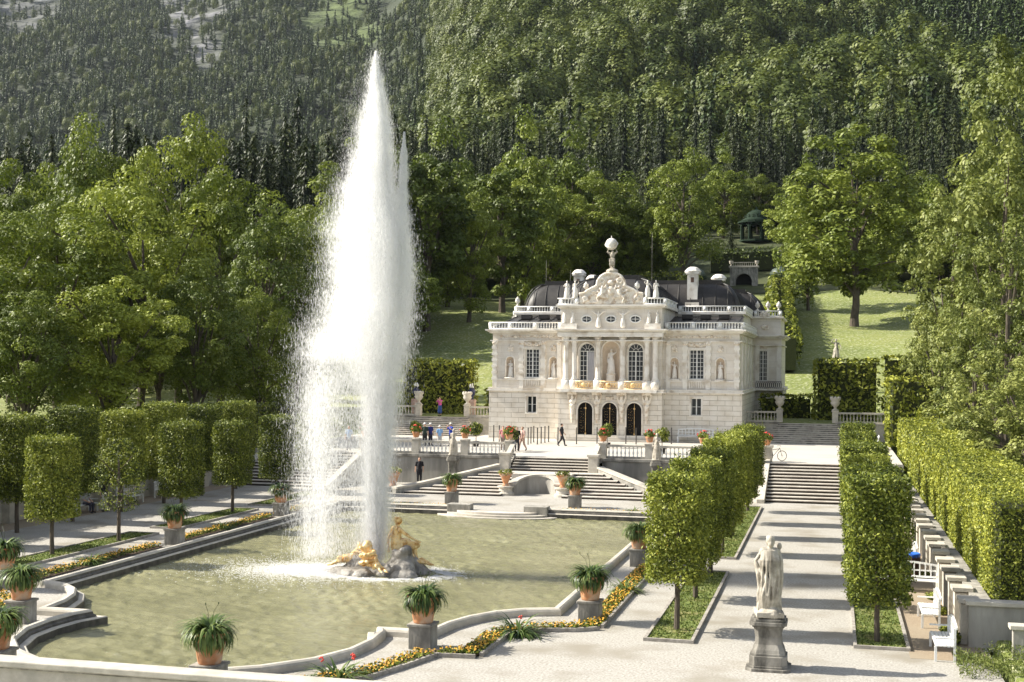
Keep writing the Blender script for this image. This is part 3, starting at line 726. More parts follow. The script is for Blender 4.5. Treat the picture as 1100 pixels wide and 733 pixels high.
# columns in front of the three bays
for c in (-3.75, -3.05, -1.03, 1.03, 3.05, 3.75):
    q = MB(); q.lathe([(.30,0),(.30,.1),(.24,.16),(.25,.22),(.215,.3),(.215,1.5),(.20,3.0),(.22,3.05),(.22,3.1),(.30,3.45),(.34,3.5),(.34,3.58)], (X(c), 107.2, 7.05), 16); r = random.Random(c)
    for i in range(14):
        a = 2*pi*i/14; q.ball((X(c)+.26*cos(a), 107.2+.26*sin(a), 10.28+.1*(i % 2)), .07, 6)
    q.box(X(c)-.33, X(c)+.33, 106.9, 107.55, 6.33, 7.05); q.box(X(c)-.33, X(c)+.33, 106.88, 107.6, 10.63, 11.0); pb(q, 'column', m_trim, True)
q = MB().box(X(-4.4), X(4.4), 106.72, 107.55, 10.66, 11.0)
q.box(X(-4.0), X(4.0), 106.15, 106.99, 6.05, 6.3); pb(q, 'balcony_slab', m_trim)
for c, w_ in ((-2.05,.72), (0,.72), (2.05,.72)):
    q = MB(); q.box(X(c)-w_, X(c)+w_, 106.24, 106.30, 6.32, 6.38); q.box(X(c)-w_, X(c)+w_, 106.24, 106.30, 6.94, 7.0)
    for i in range(7):
        x = X(c)-w_+.1+i*.205; a0 = .7*i
        for rr in (.11, .06): q.tube([(x+rr*cos(a), 106.27+.02*cos(3*a), 6.66+rr*1.9*sin(a)) for a in np.linspace(0, 2*pi, 13)], .022, 5)
        q.ball((x+.1, 106.27, 6.5), .035, 6); q.ball((x+.1, 106.27, 6.82), .035, 6)
    q.ball((X(c), 106.22, 6.66), (.2,.06,.2), 10)
    pb(q, 'gilded_railing', m_gold, True)
# windows
def window(xc, w_, z0, z1, y, cols, rows, arch=False, fw=.06, curtain=False):
    f = MB(); r = w_/2; zt = z1-r if arch else z1
    f.box(xc-r, xc-r+fw, y, y+.08, z0, zt); f.box(xc+r-fw, xc+r, y, y+.08, z0, zt); f.box(xc-r+fw, xc+r-fw, y, y+.08, z0, z0+fw)
    f.box(xc-r+fw, xc+r-fw, y+.001, y+.079, zt-fw, zt); f.box(xc-.045, xc+.045, y-.005, y+.075, z0+fw, zt-fw)
    for i in range(1, cols): x = xc-r+w_*i/cols; f.box(x-.016, x+.016, y+.02, y+.06, z0+fw, zt-fw) if abs(x-xc) > .05 else None
    for j in range(1, rows): z = z0+(zt-z0)*j/rows; f.box(xc-r+fw, xc+r-fw, y+.022, y+.058, z-.016, z+.016)
    g = MB()
    if arch:
        R0 = r; pts = [(xc+R0*cos(t), zt+R0*sin(t)) for t in np.linspace(0, pi, 17)] + [(xc+(R0-fw)*cos(t), zt+(R0-fw)*sin(t)) for t in np.linspace(pi, 0, 17)]
        for i in range(16): f.xz([pts[i], pts[i+1], pts[32-i], pts[33-i]][::-1], y, y+.08)
        for t in np.linspace(0, pi, 6)[1:-1]: f.tube([(xc+.2*cos(t), y+.04, zt+.2*sin(t)), (xc+(r-.03)*cos(t), y+.04, zt+(r-.03)*sin(t))], .016, 4)
        f.tube([(xc+.2*cos(t), y+.04, zt+.2*sin(t)) for t in np.linspace(0, pi, 9)], .016, 4)
        g.xz([(xc-r, z0), (xc+r, z0)] + [(xc+r*cos(t), zt+r*sin(t)) for t in np.linspace(0, pi, 17)], y+.085, y+.1)
    else: g.box(xc-r, xc+r, y+.085, y+.1, z0, z1)
    o = pb(f, 'window', m_frame); g.build('pane', m_glass, o)
    return o
for s in (-1, 1):
    window(X(s*7), 1.2, 7.2, 9.65, YF+.36, 4, 7); window(X(s*7), .84, 4.2, 5.62, YF+.3, 2, 2, fw=.05)
    window(X(s*11.45), .84, 6.95, 9.85, 127.3, 4, 7); window(X(s*11.45), .56, 4.3, 5.5, 127.3, 2, 2, fw=.05)
    w_ = window(X(s*2.05), 1.3, 7.0, 10.15, 107.78, 4, 6, True)
    if s < 0:
        c = MB(); vs = []; fs = []
        for i in range(13):
            for z in (7.06, 8.3, 9.4): vs.append((X(-2.05)+.08+.045*i*(1 if z > 8 else .9), 107.765+.012*(-1)**i, z))
        for i in range(12):
            for j in range(2): fs.append((i*3+j, i*3+3+j, i*3+4+j, i*3+1+j))
        c.add(vs, fs).build('curtain', m_curtain, w_)
for s in (-1, 1):       # window surrounds and hoods
    for (w_, z0, z1, c, y) in ((.6,7.2,9.65,7,YF+.2), (.42,4.2,5.62,7,YF), (.42,6.95,9.85,11.45,127.1)):
        x = X(s*c); q = MB(); q.box(x-w_-.12, x-w_, y-.05, y+.05, z0, z1); q.box(x+w_, x+w_+.12, y-.05, y+.05, z0, z1); q.box(x-w_-.14, x+w_+.14, y-.07, y+.05, z1, z1+.14); q.box(x-w_-.14, x+w_+.14, y-.09, y+.05, z0-.1, z0); pb(q, 'window_surround', m_trim)
for (c, z0, zt, r, y) in [(-2.05,7.0,9.5,.65,107.6),(2.05,7.0,9.5,.65,107.6),(0,7.0,9.55,.75,107.6)] + [(d, 2.32, 4.58, .64, 107.0) for d in (-2.05,0,2.05)]:
    pts = [(X(c)-(r+.05), y-.04, z0)] + [(X(c)-(r+.05)*cos(t), y-.04, zt+(r+.05)*sin(t)) for t in np.linspace(0, pi, 15)] + [(X(c)+(r+.05), y-.04, z0)]; pb(MB().tube(pts, .075, 6), 'arch_moulding', m_trim, True)
for s in (-1, 1):
    for c in (5.15, 8.95):
        x = X(s*c); q = MB(); q.tube([(x-.4, YF+.17, 7.2)] + [(x-.4*cos(t), YF+.17, 8.62+.4*sin(t)) for t in np.linspace(0, pi, 11)] + [(x+.4, YF+.17, 7.2)], .06, 6)
        q.box(x-.45, x+.45, YF+.02, YF+.3, 7.09, 7.2); pb(q, 'arch_moulding', m_trim, True)
# reliefs
def blobs(q, cx, cz, w_, h_, y, n, seed, r=(.05,.11), dep=.1):
    R = random.Random(seed); q = MB(); q.box(cx-w_*.56, cx+w_*.56, y-.02, y+.03, cz-h_*.5, cz+h_*.5)
    for i in range(n):
        x = max(-.52, min(.52, R.gauss(0, .38)))*w_; z = max(-.46, min(.46, R.gauss(0, .38)))*h_
        for s in (-1, 1): q.ball((cx+s*abs(x), y-R.uniform(0,dep*.4), cz+z), (R.uniform(*r), dep*R.uniform(.5,1), R.uniform(*r)), 6)
    pb(q, 'relief_ornament', m_relief, True)
q = MB()
for s in (-1, 1):
    blobs(q, X(s*7), 10.05, 1.3, .3, YF+.18, 16, 1); blobs(q, X(s*5.15), 9.75, .35, .45, YF+.2, 14, 2); blobs(q, X(s*8.95), 9.75, .35, .45, YF+.2, 14, 3)
    blobs(q, X(s*7), 10.7, 5.2, .12, YF+.2, 34, 4); blobs(q, X(s*11.5), 10.2, .8, .3, 127.08, 12, 9)
    for c in (6.05, 7.95, 10.3, 4.65): blobs(q, X(s*c), 10.2, .24, .16, YF+.06, 10, 5)
blobs(q, X(0), 10.7, 6, .14, 107.56, 36, 6); blobs(q, X(0), 5.6, .5, .3, 106.98, 10, 7); blobs(q, X(2.05), 5.6, .5, .3, 106.98, 10, 8); blobs(q, X(-2.05), 5.6, .5, .3, 106.98, 10, 8)
for c in (-3.12, -1.03, 1.03, 3.12):        # herms between the doors
    q = MB(); y = 106.85; q.tube([(X(c), y, 3.5), (X(c), y-.02, 4.4), (X(c), y-.05, 5.0)], [.11,.17,.24], 8); q.ball((X(c), y-.06, 5.25), (.3,.2,.25), 10); q.ball((X(c), y-.12, 5.62), (.15,.16,.19), 10)
    q.cone((X(c)-.25, y-.05, 5.3), .09, (X(c)-.36, y-.1, 5.75), .07); q.cone((X(c)+.25, y-.05, 5.3), .09, (X(c)+.36, y-.1, 5.75), .07); q.box(X(c)-.4, X(c)+.4, y-.3, 107.0, 5.85, 6.05)
    o = q.fuse('herm', m_relief, .05, PAL, w=True)
    MB().box(X(c)-.2, X(c)+.2, 106.75, 106.99, 2.3, 3.5).build('herm_base', m_rustic, PAL); world(PAL.children[-1], PAL)
# doors
for i, c in enumerate((-2.05, 0, 2.05)):
    g = MB().xz([(X(c)-.64, 2.3), (X(c)+.64, 2.3)] + [(X(c)+.64*cos(t), 4.58+.64*sin(t)) for t in np.linspace(0, pi, 17)], 107.36, 107.42); o = pb(g, 'door', m_darkdoor)
    f = MB(); gd = MB(); R = random.Random(i)
    for s in ((-1, 1) if i == 1 else (-1,)):
        x0 = X(c)+(s*.33); f.box(x0-.31, x0-.28, 107.2, 107.24, 2.34, 4.6); f.box(x0+.28, x0+.31, 107.2, 107.24, 2.34, 4.9); f.box(x0-.31, x0+.31, 107.2, 107.24, 2.34, 2.6)
        for k in range(9):
            z = 2.75+k*.24; f.tube([(x0+.13*cos(a)-.13, 107.22, z+.11*sin(a)) for a in np.linspace(0, 2*pi, 10)], .012, 4); f.tube([(x0+.13*cos(a)+.13, 107.22, z+.11*sin(a)) for a in np.linspace(0, 2*pi, 10)], .014, 4)
            for dx in (-.13, 0, .13): gd.ball((x0+dx+R.uniform(-.04,.04), 107.17, z+R.uniform(-.06,.06)), R.uniform(.012,.026), 6)
        for k in range(5): f.tube([(x0-.24+.12*k, 107.22, 2.6), (x0-.24+.12*k, 107.22, 4.7)], .012, 4)
    gd.ball((X(c), 107.15, 4.72), .09, 8); gd.ball((X(c), 107.15, 2.6), (.07,.05,.12), 8)
    gd.tube([(X(c), 107.19, 2.4), (X(c), 107.19, 5.1)], .02, 6)
    f.build('iron_grille', m_black, o); gd.build('gilded_scrolls', m_gold, o, True)
# attic over the entrance bays
q = MB(); wallx(q, X(-4.25), X(4.25), 11.32, 13.1, 107.35, .5, []); q.box(X(-4.25), X(-3.8), 107.85, 116.4, 11.32, 13.1); q.box(X(3.8), X(4.25), 107.85, 116.4, 11.32, 13.1)
q.box(X(-10.3), X(-4.25), 116.4, 116.9, 11.5, 13.0); q.box(X(4.25), X(10.3), 116.4, 116.9, 11.5, 13.0)
q.box(X(-10.3), X(-9.9), 116.9, 139, 11.5, 13.0); q.box(X(9.9), X(10.3), 116.9, 139, 11.5, 13.0)
for s in (-1, 1): a, b = sorted((X(s*10.2), X(s*13.1))); q.box(a, b, 127.2, 137, 11.32, 13.0)
pb(q, 'attic_wall', m_palace)
q = MB(); q.box(X(-4.5), X(4.5), 107.08, 108.0, 13.1, 13.22); q.box(X(-4.62), X(4.62), 106.96, 108.0, 13.22, 13.36)
for s in (-1, 1):
    a, b = sorted((X(s*4.2), X(s*4.55))); q.box(a, b, 108, 116.3, 13.1, 13.34)
    a, b = sorted((X(s*4.55), X(s*10.5))); q.box(a, b, 116.15, 117, 12.9, 13.1); a, b = sorted((X(s*9.8), X(s*10.5))); q.box(a, b, 117, 139, 12.9, 13.1)
    a, b = sorted((X(s*10.5), X(s*13.35))); q.box(a, b, 126.95, 137.2, 12.95, 13.12)
pb(q, 'attic_cornice', m_trim)
for c in (-2.05, 0, 2.05):
    f = MB(); ring_ = [(X(c)+.44*cos(a), 107.3, 12.15+.30*sin(a)) for a in np.linspace(0, 2*pi, 21)]; f.tube(ring_, .06, 6); f.box(X(c)-.02, X(c)+.02, 107.28, 107.32, 11.87, 12.43); f.box(X(c)-.42, X(c)+.42, 107.281, 107.319, 12.13, 12.17)
    o = pb(f, 'oval_window', m_frame, True); MB().xz([(X(c)+.42*cos(a), 12.15+.28*sin(a)) for a in np.linspace(0, 2*pi, 20, endpoint=False)], 107.325, 107.345).build('pane', m_glass, o)
def par_bal(q, x0, x1, y, z, h=.56, axis='x'):
    n = max(2, int(abs(x1-x0)/.24))
    for i in range(n):
        u = x0+(x1-x0)*(i+.5)/n; p = (u, y, z+.08) if axis == 'x' else (y, u, z+.08)
        if i % 9 == 0: q.cbox((p[0], p[1], z+h/2), (.3,.3,h-.17)); continue
        q.lathe([(.05,0),(.065,.12),(.035,.26),(.05,h-.17)], p, 6, caps=False)
    a, b = sorted((x0, x1))
    if axis == 'x': q.box(a, b, y-.12, y+.12, z, z+.08); q.box(a, b, y-.14, y+.14, z+h-.09, z+h)
    else: q.box(y-.12, y+.12, a, b, z, z+.08); q.box(y-.14, y+.14, a, b, z+h-.09, z+h)
for s in (-1, 1):
    q = MB(); par_bal(q, X(s*4.4), X(s*10.75), YF+.05, 11.325, .62); par_bal(q, YF+.25, 126.6, X(s*10.75), 11.325, .62, 'y'); pb(q, 'roof_balustrade', m_frame, True)
    q = MB(); par_bal(q, X(s*4.6), X(s*10.4), 116.35, 13.1); par_bal(q, 116.6, 127, X(s*10.4), 13.1, .56, 'y'); par_bal(q, X(s*10.6), X(s*13.2), 127.1, 13.12); par_bal(q, 108.1, 116.2, X(s*4.4), 13.35, .56, 'y'); pb(q, 'attic_balustrade', m_frame, True)
    q = MB(); par_bal(q, X(s*2.75), X(s*4.5), 107.25, 13.36, .55); pb(q, 'attic_balustrade', m_frame, True)
# roofs
def mansard(x0, x1, y0, y1, z0, z1, inset, rib=1.05):
    prof = [(inset*(1-cos(t)), z0+(z1-z0)*sin(t)) for t in np.linspace(0, pi/2*.93, 10)]; q = MB(); rows = []
    for d, z in prof:
        a, b, c, e = x0+d, x1-d, y0+d, y1-d; r = min(1.2, (x1-x0)/4); p = []
        for (ox, oy, t0) in ((b-r, c+r, -pi/2), (b-r, e-r, 0), (a+r, e-r, pi/2), (a+r, c+r, pi)):
            for k in range(5): t = t0+pi/2*k/4; p.append((ox+r*cos(t), oy+r*sin(t), z))
        rows.append(p)
    n = len(rows[0]); vs = [v for row in rows for v in row]
    fs = [(j*n+i, j*n+(i+1) % n, (j+1)*n+(i+1) % n, (j+1)*n+i) for j in range(len(rows)-1) for i in range(n)]
    fs.append(tuple((len(rows)-1)*n+i for i in range(n))); q.add(vs, fs); o = pb(q, 'roof', m_roof, True)
    s_ = MB(); d, z = prof[-1]
    k = int((x1-x0)/rib)
    for i in range(1, k):
        x = x0+(x1-x0)*i/k
        for yy, sg in ((y0, 1), (y1, -1)): s_.tube([(min(max(x, x0+dd+.1), x1-dd-.1), yy+sg*dd-sg*.02, zz+.01) for dd, zz in prof], .035, 4)
    k = int((y1-y0)/rib)
    for i in range(1, k):
        y = y0+(y1-y0)*i/k
        for xx, sg in ((x0, 1), (x1, -1)): s_.tube([(xx+sg*dd-sg*.02, min(max(y, y0+dd+.1), y1-dd-.1), zz+.01) for dd, zz in prof], .035, 4)
    for t in (-pi/4, pi/4, 3*pi/4, 5*pi/4):
        s_.tube([(((x1-dd-1.2) if cos(t) > 0 else (x0+dd+1.2))+1.22*cos(t), ((y1-dd-1.2) if sin(t) > 0 else (y0+dd+1.2))+1.22*sin(t), zz) for dd, zz in prof], .04, 4)
    s_.build('roof_seams', m_roof, o)
    c = MB(); a, b, e, f = x0+d-.25, x1-d+.25, y0+d-.25, y1-d+.25; c.box(a, b, e, f, z-.1, z+.06); c.box(a+.35, b-.35, e+.35, f-.35, z+.06, z+.32)
    c.build('roof_rim', m_roof, o)
mansard(X(-9.95), X(9.95), 116.9, 139, 13.05, 15.8, 1.9)
mansard(X(-11.3), X(11.3), 127.6, 136.6, 13.0, 15.6, 1.8)
mansard(X(-4.1), X(4.1), 107.9, 120, 13.3, 15.7, 2.3)
for s in (-1, 1):
    a, b = sorted((X(s*4.26), X(s*10.4))); q = MB(); q.add([(a,YF+.3,11.5),(b,YF+.3,11.5),(b,116.39,12.72),(a,116.39,12.72)], [(0,1,2,3)] )
    for i in range(7): x = X(s*(4.5+.95*i)); q.tube([(x, YF+.3, 11.53), (x, 116.35, 12.75)], .035, 4)
    for i in range(3): c = X(s*(5.6+1.6*i)); q.cbox((c, 114.2, 12.6), (.9,.7,.36))
    pb(q, 'lean_to_roof', m_roof)
# chimneys
for (x, y, zt) in ((5.7, 117.6, 17.3), (7.2, 127, 17.3), (-7.1, 130, 18.1), (-6.6, 135, 17.9)):
    q = MB(); q.box(X(x)-.46, X(x)+.46, y-.5, y+.5, 13.0, zt-.75); q.box(X(x)-.62, X(x)+.62, y-.66, y+.66, 13.0, 14.0); q.box(X(x)-.6, X(x)+.6, y-.64, y+.64, zt-.75, zt-.6); q.lathe([(.72,0),(.76,.12),(.5,.4),(.3,.5)], (X(x), y, zt-.6), 4 if False else 12)
    o = pb(q, 'chimney', m_trim); MB().box(X(x)-.14, X(x)+.14, y-.53, y-.49, zt-1.5, zt-1.05).build('chimney_opening', mat('soot', (.12,.07,.05)) if x == 5.7 else bpy.data.materials['soot'], o)
for (x, y, z0, z1) in ((1.8, 119, 15.9, 20.5), (-9.2, 124, 15, 18.5), (-8, 130, 15.5, 18)): pb(MB().tube([(X(x), y, z0), (X(x), y, z1)], .018, 5), 'lightning_rod', m_limed)
# pediment, shield, Atlas-like bearer
half = [(0,2.72),(.5,2.62),(.85,2.42),(1.12,2.05),(1.2,1.62),(1.55,1.45),(1.95,1.25),(2.25,1.02),(2.7,.95),(2.7,0)]
out = [(X(x), 13.38+z) for x, z in half] + [(X(-x), 13.38+z) for x, z in half[::-1][:-1]]
q = MB(); q.xz(out, 107.25, 107.7); R = random.Random(5)
path = [(X(x), 107.2, 13.38+z-.08) for x, z in half[:-1]]; q.tube(path, .13, 6); q.tube([(2*CX-x, y, z) for x, y, z in path], .13, 6)
for s in (-1, 1):
    q.tube([(X(s*(.75+.28*cos(t)*(1-t/16))), 107.15, 15.35+.28*sin(t)*(1-t/16)) for t in np.linspace(0, 9, 24)], .07, 6)
    q.tube([(X(s*(2.15+.24*cos(t)*(1-t/16))), 107.15, 13.85+.24*sin(t)*(1-t/16)) for t in np.linspace(0, 9, 24)], .07, 6)
    for k in range(5): a = .3+.28*k; q.tube([(X(s*.25), 107.15, 13.9), (X(s*(.25+1.1*cos(a))), 107.1, 13.8+1.25*sin(a))], [.12,.06], 6)
    q.ball((X(s*.72), 107.1, 14.5), (.16,.14,.2), 8); q.ball((X(s*.72), 107.05, 14.8), (.1,.1,.11), 8); q.cone((X(s*.7), 107.1, 14.3), .13, (X(s*1.15), 107.05, 13.9), .08); q.cone((X(s*1.15), 107.05, 13.9), .08, (X(s*1.0), 107.0, 13.55), .06); q.cone((X(s*.75), 107.1, 14.62), .06, (X(s*.4), 107.0, 14.9), .05)
for i in range(70):
    x = R.uniform(-2.3,2.3); zmax = np.interp(abs(x), [a for a, b in half[:-1]], [b for a, b in half[:-1]]); q.ball((X(x), 107.2, 13.5+R.uniform(0, max(zmax-.3,.1))), (R.uniform(.05,.12), R.uniform(.05,.16), R.uniform(.05,.14)), 6)
q.ball((X(0), 107.12, 14.5), (.3,.16,.38), 12); q.ball((X(0), 107.15, 15.2), (.3,.16,.2), 10)
q.fuse('carved_pediment', m_relief, .055, PAL, w=True, smooth_it=1)
o = MB().xz([(X(x), 13.36+z*.96) for x, z in half] + [(X(-x), 13.36+z*.96) for x, z in half[::-1][:-1]], 107.5, 107.72); pb(o, 'pediment_backing', m_trim)
J = pose(hanL=(-.24,-.05,1.80), elbL=(-.40,-.02,1.50), hanR=(.24,-.05,1.80), elbR=(.40,-.02,1.50), head=(.05,-.14,1.52), kneL=(-.14,-.2,.56), kneR=(.16,-.05,.5), ankL=(-.12,-.02,.12))
q = human(MB(), J, False); q.ball((0,0,1.22), (.2,.15,.26)); q.ball((0,0,.9), (.21,.18,.2))
for s in (-1, 1): q.cone((s*.1,0,.85), .13, (s*.13,-.08,.5), .09); q.cone((s*.2,0,1.4), .1, (s*.38,-.02,1.5), .075)
for k in range(7): q.tube([(-.2+.07*k,-.14,1.0),(-.16+.06*k,-.2,.75),(-.1+.05*k,-.16,.45)], [.05,.06,.04], 6)
q.cone((.0,.14,.0), .16, (0,.12,.8), .12); q.ball((0,0,.0), (.5,.4,.22)); scaled(q, 1.06, (X(.05), 107.45, 16.15)); q.fuse('globe_bearer', m_marble, .035, PAL, w=True)
q = MB(); q.ball((X(-.02), 107.42, 18.4), .5, 20); q.tube([(X(-.02)+.52*cos(a), 107.42+.52*sin(a)*.8, 18.4+.52*sin(a)*.6) for a in np.linspace(0, 2*pi, 25)], .045, 6); q.cone((X(-.02), 107.42, 18.85), .05, (X(-.02), 107.42, 19.1), .02)
o = pb(q, 'globe', m_trim, True)
# statues belonging to the house
protos = [statue_mb(40+i, i % 4).fuse('statue_proto', m_trim, .045, None).data for i in range(4)]
for o in [o for o in COL.objects if o.name.startswith('statue_proto')]: bpy.data.objects.remove(o)
def pstat(name, i, x, y, z, s, rz=0):
    o = link(name, protos[i % 4], PAL); o.location = Vector((X(x), y, z)) - PAL.location; o.scale = (s, s, s); o.rotation_euler.z = rz; return o
for i, c in enumerate((-8.95, -5.15, 5.15, 8.95)): pstat('niche_statue', i, c, YF+.36, 7.22, .82)
pstat('niche_statue', 1, 0, 107.75, 7.55, 1.22); o = MB().box(X(-.36), X(.36), 107.5, 108.0, 7.0, 7.53); pb(o, 'statue_pedestal', m_trim)
for i, c in enumerate((-3.75, -3.05, 3.05, 3.75)): pstat('roof_statue', i, c, 107.3, 13.9, .84, .2*i)
for i, c in enumerate((-3.9, -3.2, 3.2, 3.9)): pstat('attic_figure', i+1, c, 107.15, 11.8, .62, .4*i)
for i, c in enumerate((-1.03, 1.03)):
    J = pose(elbL=(-.4,-.05,1.6), hanL=(-.55,-.05,1.95), elbR=(.4,-.05,1.6), hanR=(.62,-.05,1.9)); q = human(MB(), J, False, 8); drape(q, J, .1, 1.0, 9, .25, i)
    for s in (-1, 1): q.cone((s*.1,.08,1.3), .08, (s*.7,.1,1.75), .05)
    scaled(q, .82, (X(c), 107.15, 11.4)); q.fuse('winged_figure', m_trim, .04, PAL, w=True)
for s in (-1, 1): a, b = sorted((X(s*4.2), X(s*2.85))); pb(MB().box(a, b, 107.0, 107.34, 11.34, 11.78), 'figure_base', m_trim)
VASE = [(.16,0),(.16,.08),(.06,.14),(.05,.22),(.2,.38),(.25,.5),(.18,.6),(.22,.66),(.12,.74),(.05,.86),(.0,.92)]
for (x, y, z) in ((-2.15,107.45,14.4), (2.15,107.45,14.4), (-10.2,116.4,13.66), (10.9,127.1,13.68), (11.9,127.1,13.68), (12.9,127.1,13.68)):
    pb(MB().lathe(VASE, (X(x), y, z), 12), 'roof_vase', m_trim, True)
q = MB(); blobs(q, X(11.6), 13.3, .7, .4, 127.0, 16, 31, (.08,.16), .15); blobs(q, X(11.6), 12.1, .5, .4, 127.1, 12, 32)
# side balcony
for s in (-1, 1):
    a, b = sorted((X(s*10.8), X(s*13.3))); o = MB().box(a, b, 126.2, 127.05, 6.05, 6.24); q = MB()
    q.box(a+.05, b-.05, 126.25, 126.29, 6.9, 6.95)
    for k in range(13): q.tube([(a+.1+.19*k+.08*cos(t), 126.27, 6.57+.3*sin(t)) for t in np.linspace(0, 2*pi, 10)], .022, 4)
    o = pb(o, 'side_balcony', m_trim); q.build('iron_railing', m_black, o)
# ------------------------------------------------------------------ fountain
FX, FY = .45, 50.2
fg = thing('fountain_sculpture', 'gilded reclining figures round a grey rock in the middle of the pool', 'sculpture', (FX, FY, -.3))
q = MB(); R = random.Random(3)
for i in range(34):
    a = R.uniform(0, 2*pi); d = R.uniform(0, 1); q.ball((FX+2.0*d*cos(a), FY+1.25*d*sin(a), -.3), (R.uniform(.3,.6), R.uniform(.3,.5), .34), 8)
for i in range(26): q.cone((FX+R.uniform(.3,1.5), FY+R.uniform(-.7,.5), -.1), R.uniform(.25,.4), (FX+R.uniform(.6,1.25), FY+R.uniform(-.5,.3), R.uniform(.25,.75)), R.uniform(.1,.25), 7)
for i in range(12): q.cone((FX-R.uniform(.7,1.3), FY+R.uniform(-.3,.3), -.1), .3, (FX-R.uniform(.75,1.05), FY+R.uniform(-.2,.3), R.uniform(.2,.5)), .18, 7)
rk = q.fuse('rock', m_rock, .07, fg, w=True, smooth_it=1)
def gfig(J, off, rz, s, dr=None, seed=0):
    q = human(MB(), J, False)
    q.ball(J['head']+Vector((0,.03,.03)), (.1,.11,.11), 8); r = random.Random(seed)
    for i in range(10): q.ball(J['head']+Vector((r.uniform(-.09,.09), r.uniform(0,.1), r.uniform(-.05,.12))), r.uniform(.03,.05), 6)
    for k in range(5): q.ball(J['pel'].lerp(J['chest'], k/4)+Vector((0,0,.02)), (.17,.14,.13), 8)
    for S in 'LR': q.cone(J['hip'+S], .11, J['kne'+S], .085); q.cone(J['kne'+S], .085, J['ank'+S], .06)
    if dr:
        for i in range(18):
            a, b = J[dr[0]], J[dr[1]]; o1 = Vector((r.uniform(-.12,.12), r.uniform(-.1,.1), r.uniform(-.04,.12))); o2 = Vector((r.uniform(-.16,.16), r.uniform(-.14,.14), r.uniform(-.1,.08)))
            q.tube([a+o1, (a+b)/2+o1*.8+Vector((0,0,.06)), b+o2], [.08,.09,.06], 7)
    scaled(q, s, off, rz); return q.fuse('gilded_figure', m_gold, .035, fg, w=True)
# seated goddess with her back half turned
J = pose(pel=(0,0,.30), chest=(.03,-.05,.66), neck=(.04,-.06,.86), head=(.0,-.10,1.0), shoL=(-.17,-.02,.80), shoR=(.2,-.05,.8), elbL=(-.38,-.18,.62), hanL=(-.5,-.38,.5), elbR=(.3,.05,.5), hanR=(.34,.0,.22),
         hipL=(-.1,-.03,.28), hipR=(.1,-.03,.28), kneL=(-.2,-.45,.34), kneR=(.12,-.48,.28), ankL=(-.28,-.5,-.1), ankR=(.05,-.62,-.12), toeL=(-.32,-.64,-.14), toeR=(.02,-.76,-.16))
gfig(J, (FX+.55, FY+.25, .30), 2.5, 1.5, ('pel', 'kneL'), 4)
J = pose(pel=(0,0,.15), chest=(.2,0,.42), neck=(.3,0,.58), head=(.36,-.03,.72), shoL=(.2,-.17,.53), shoR=(.28,.18,.53), elbL=(.42,-.3,.5), hanL=(.62,-.3,.66), elbR=(.45,.25,.55), hanR=(.62,.2,.7), hipL=(-.03,-.09,.14), hipR=(-.03,.09,.14), kneL=(-.35,-.12,.22), kneR=(-.4,.1,.12), ankL=(-.72,-.12,.02), ankR=(-.78,.1,.0), toeL=(-.86,-.14,-.02), toeR=(-.9,.12,-.02))
gfig(J, (FX-1.25, FY-.15, .05), .3, 1.05, ('pel', 'kneL'), 5)
J2 = {k: Vector((-v.x, v.y, v.z)) for k, v in J.items()}
gfig(J2, (FX+.15, FY-1.0, .02), -.75, .92, ('chest', 'kneL'), 6)
gfig(J, (FX+1.35, FY+.25, .10), pi+.25, .9, None, 7)
q = MB()
for i in range(30): a = i*.55; q.ball((FX-.15+.28*cos(a), FY-1.15+.2*sin(a), .12+i*.026), .10, 7)
q.cone((FX-.35, FY-1.0, .2), .1, (FX-.25, FY-.9, .95), .22); q.fuse('cornucopia', m_gold, .04, fg, w=True)
# the jets: drops thrown up, slowed, and blown to the left as they fall
m_spray = None
def spray_mat():
    m, N, L, out = nt('white_water'); d = N.new('ShaderNodeBsdfDiffuse'); t = N.new('ShaderNodeBsdfTranslucent'); x = N.new('ShaderNodeMixShader'); x.inputs[0].default_value = .5
    for s in (d, t): s.inputs['Color'].default_value = (.95,.95,.955,1)
    L.new(d.outputs[0], x.inputs[1]); L.new(t.outputs[0], x.inputs[2]); tr = N.new('ShaderNodeBsdfTransparent'); y = N.new('ShaderNodeMixShader'); y.inputs[0].default_value = .62; L.new(x.outputs[0], y.inputs[1]); L.new(tr.outputs[0], y.inputs[2]); L.new(y.outputs[0], out.inputs[0]); return m
m_spray = spray_mat()
def drops(P, D, ln, wd):
    n = len(P); D = unit(D); a = unit(np.cross(D, RNG.normal(size=(n,3)))); b = np.cross(D, a); ln = np.broadcast_to(ln, (n,))[:,None]; wd = np.broadcast_to(wd, (n,))[:,None]
    V = np.stack([P+D*ln*.5, P-D*ln*.5+a*wd*.58, P-D*ln*.5-a*wd*.3+b*wd*.5, P-D*ln*.5-a*wd*.3-b*wd*.5], 1).reshape(-1,3)
    k = np.arange(n)[:,None]*4; Fc = np.concatenate([k+[0,1,2], k+[0,2,3], k+[0,3,1], k+[1,3,2]], 0); return V, Fc
jet = thing('fountain_jet', 'tall white plume of water rising from the rock and blowing to the left', 'fountain', (FX-.5, FY, .6))
NX = FX-.62
def flakes(P, D, ln, wd):
    """tiny bent slivers of water, two faces each"""
    n = len(P); D = unit(D); a = unit(np.cross(D, RNG.normal(size=(n,3)))); b = np.cross(D, a); ln = np.broadcast_to(ln, (n,))[:,None]; wd = np.broadcast_to(wd, (n,))[:,None]
    V = np.stack([P+D*ln*.5, P+a*wd*.5+b*wd*.35, P-D*ln*.5, P-a*wd*.5+b*wd*.35], 1).reshape(-1,3); k = np.arange(n)[:,None]*4
    return V, np.concatenate([k+[0,1,2], k+[0,2,3]], 0)
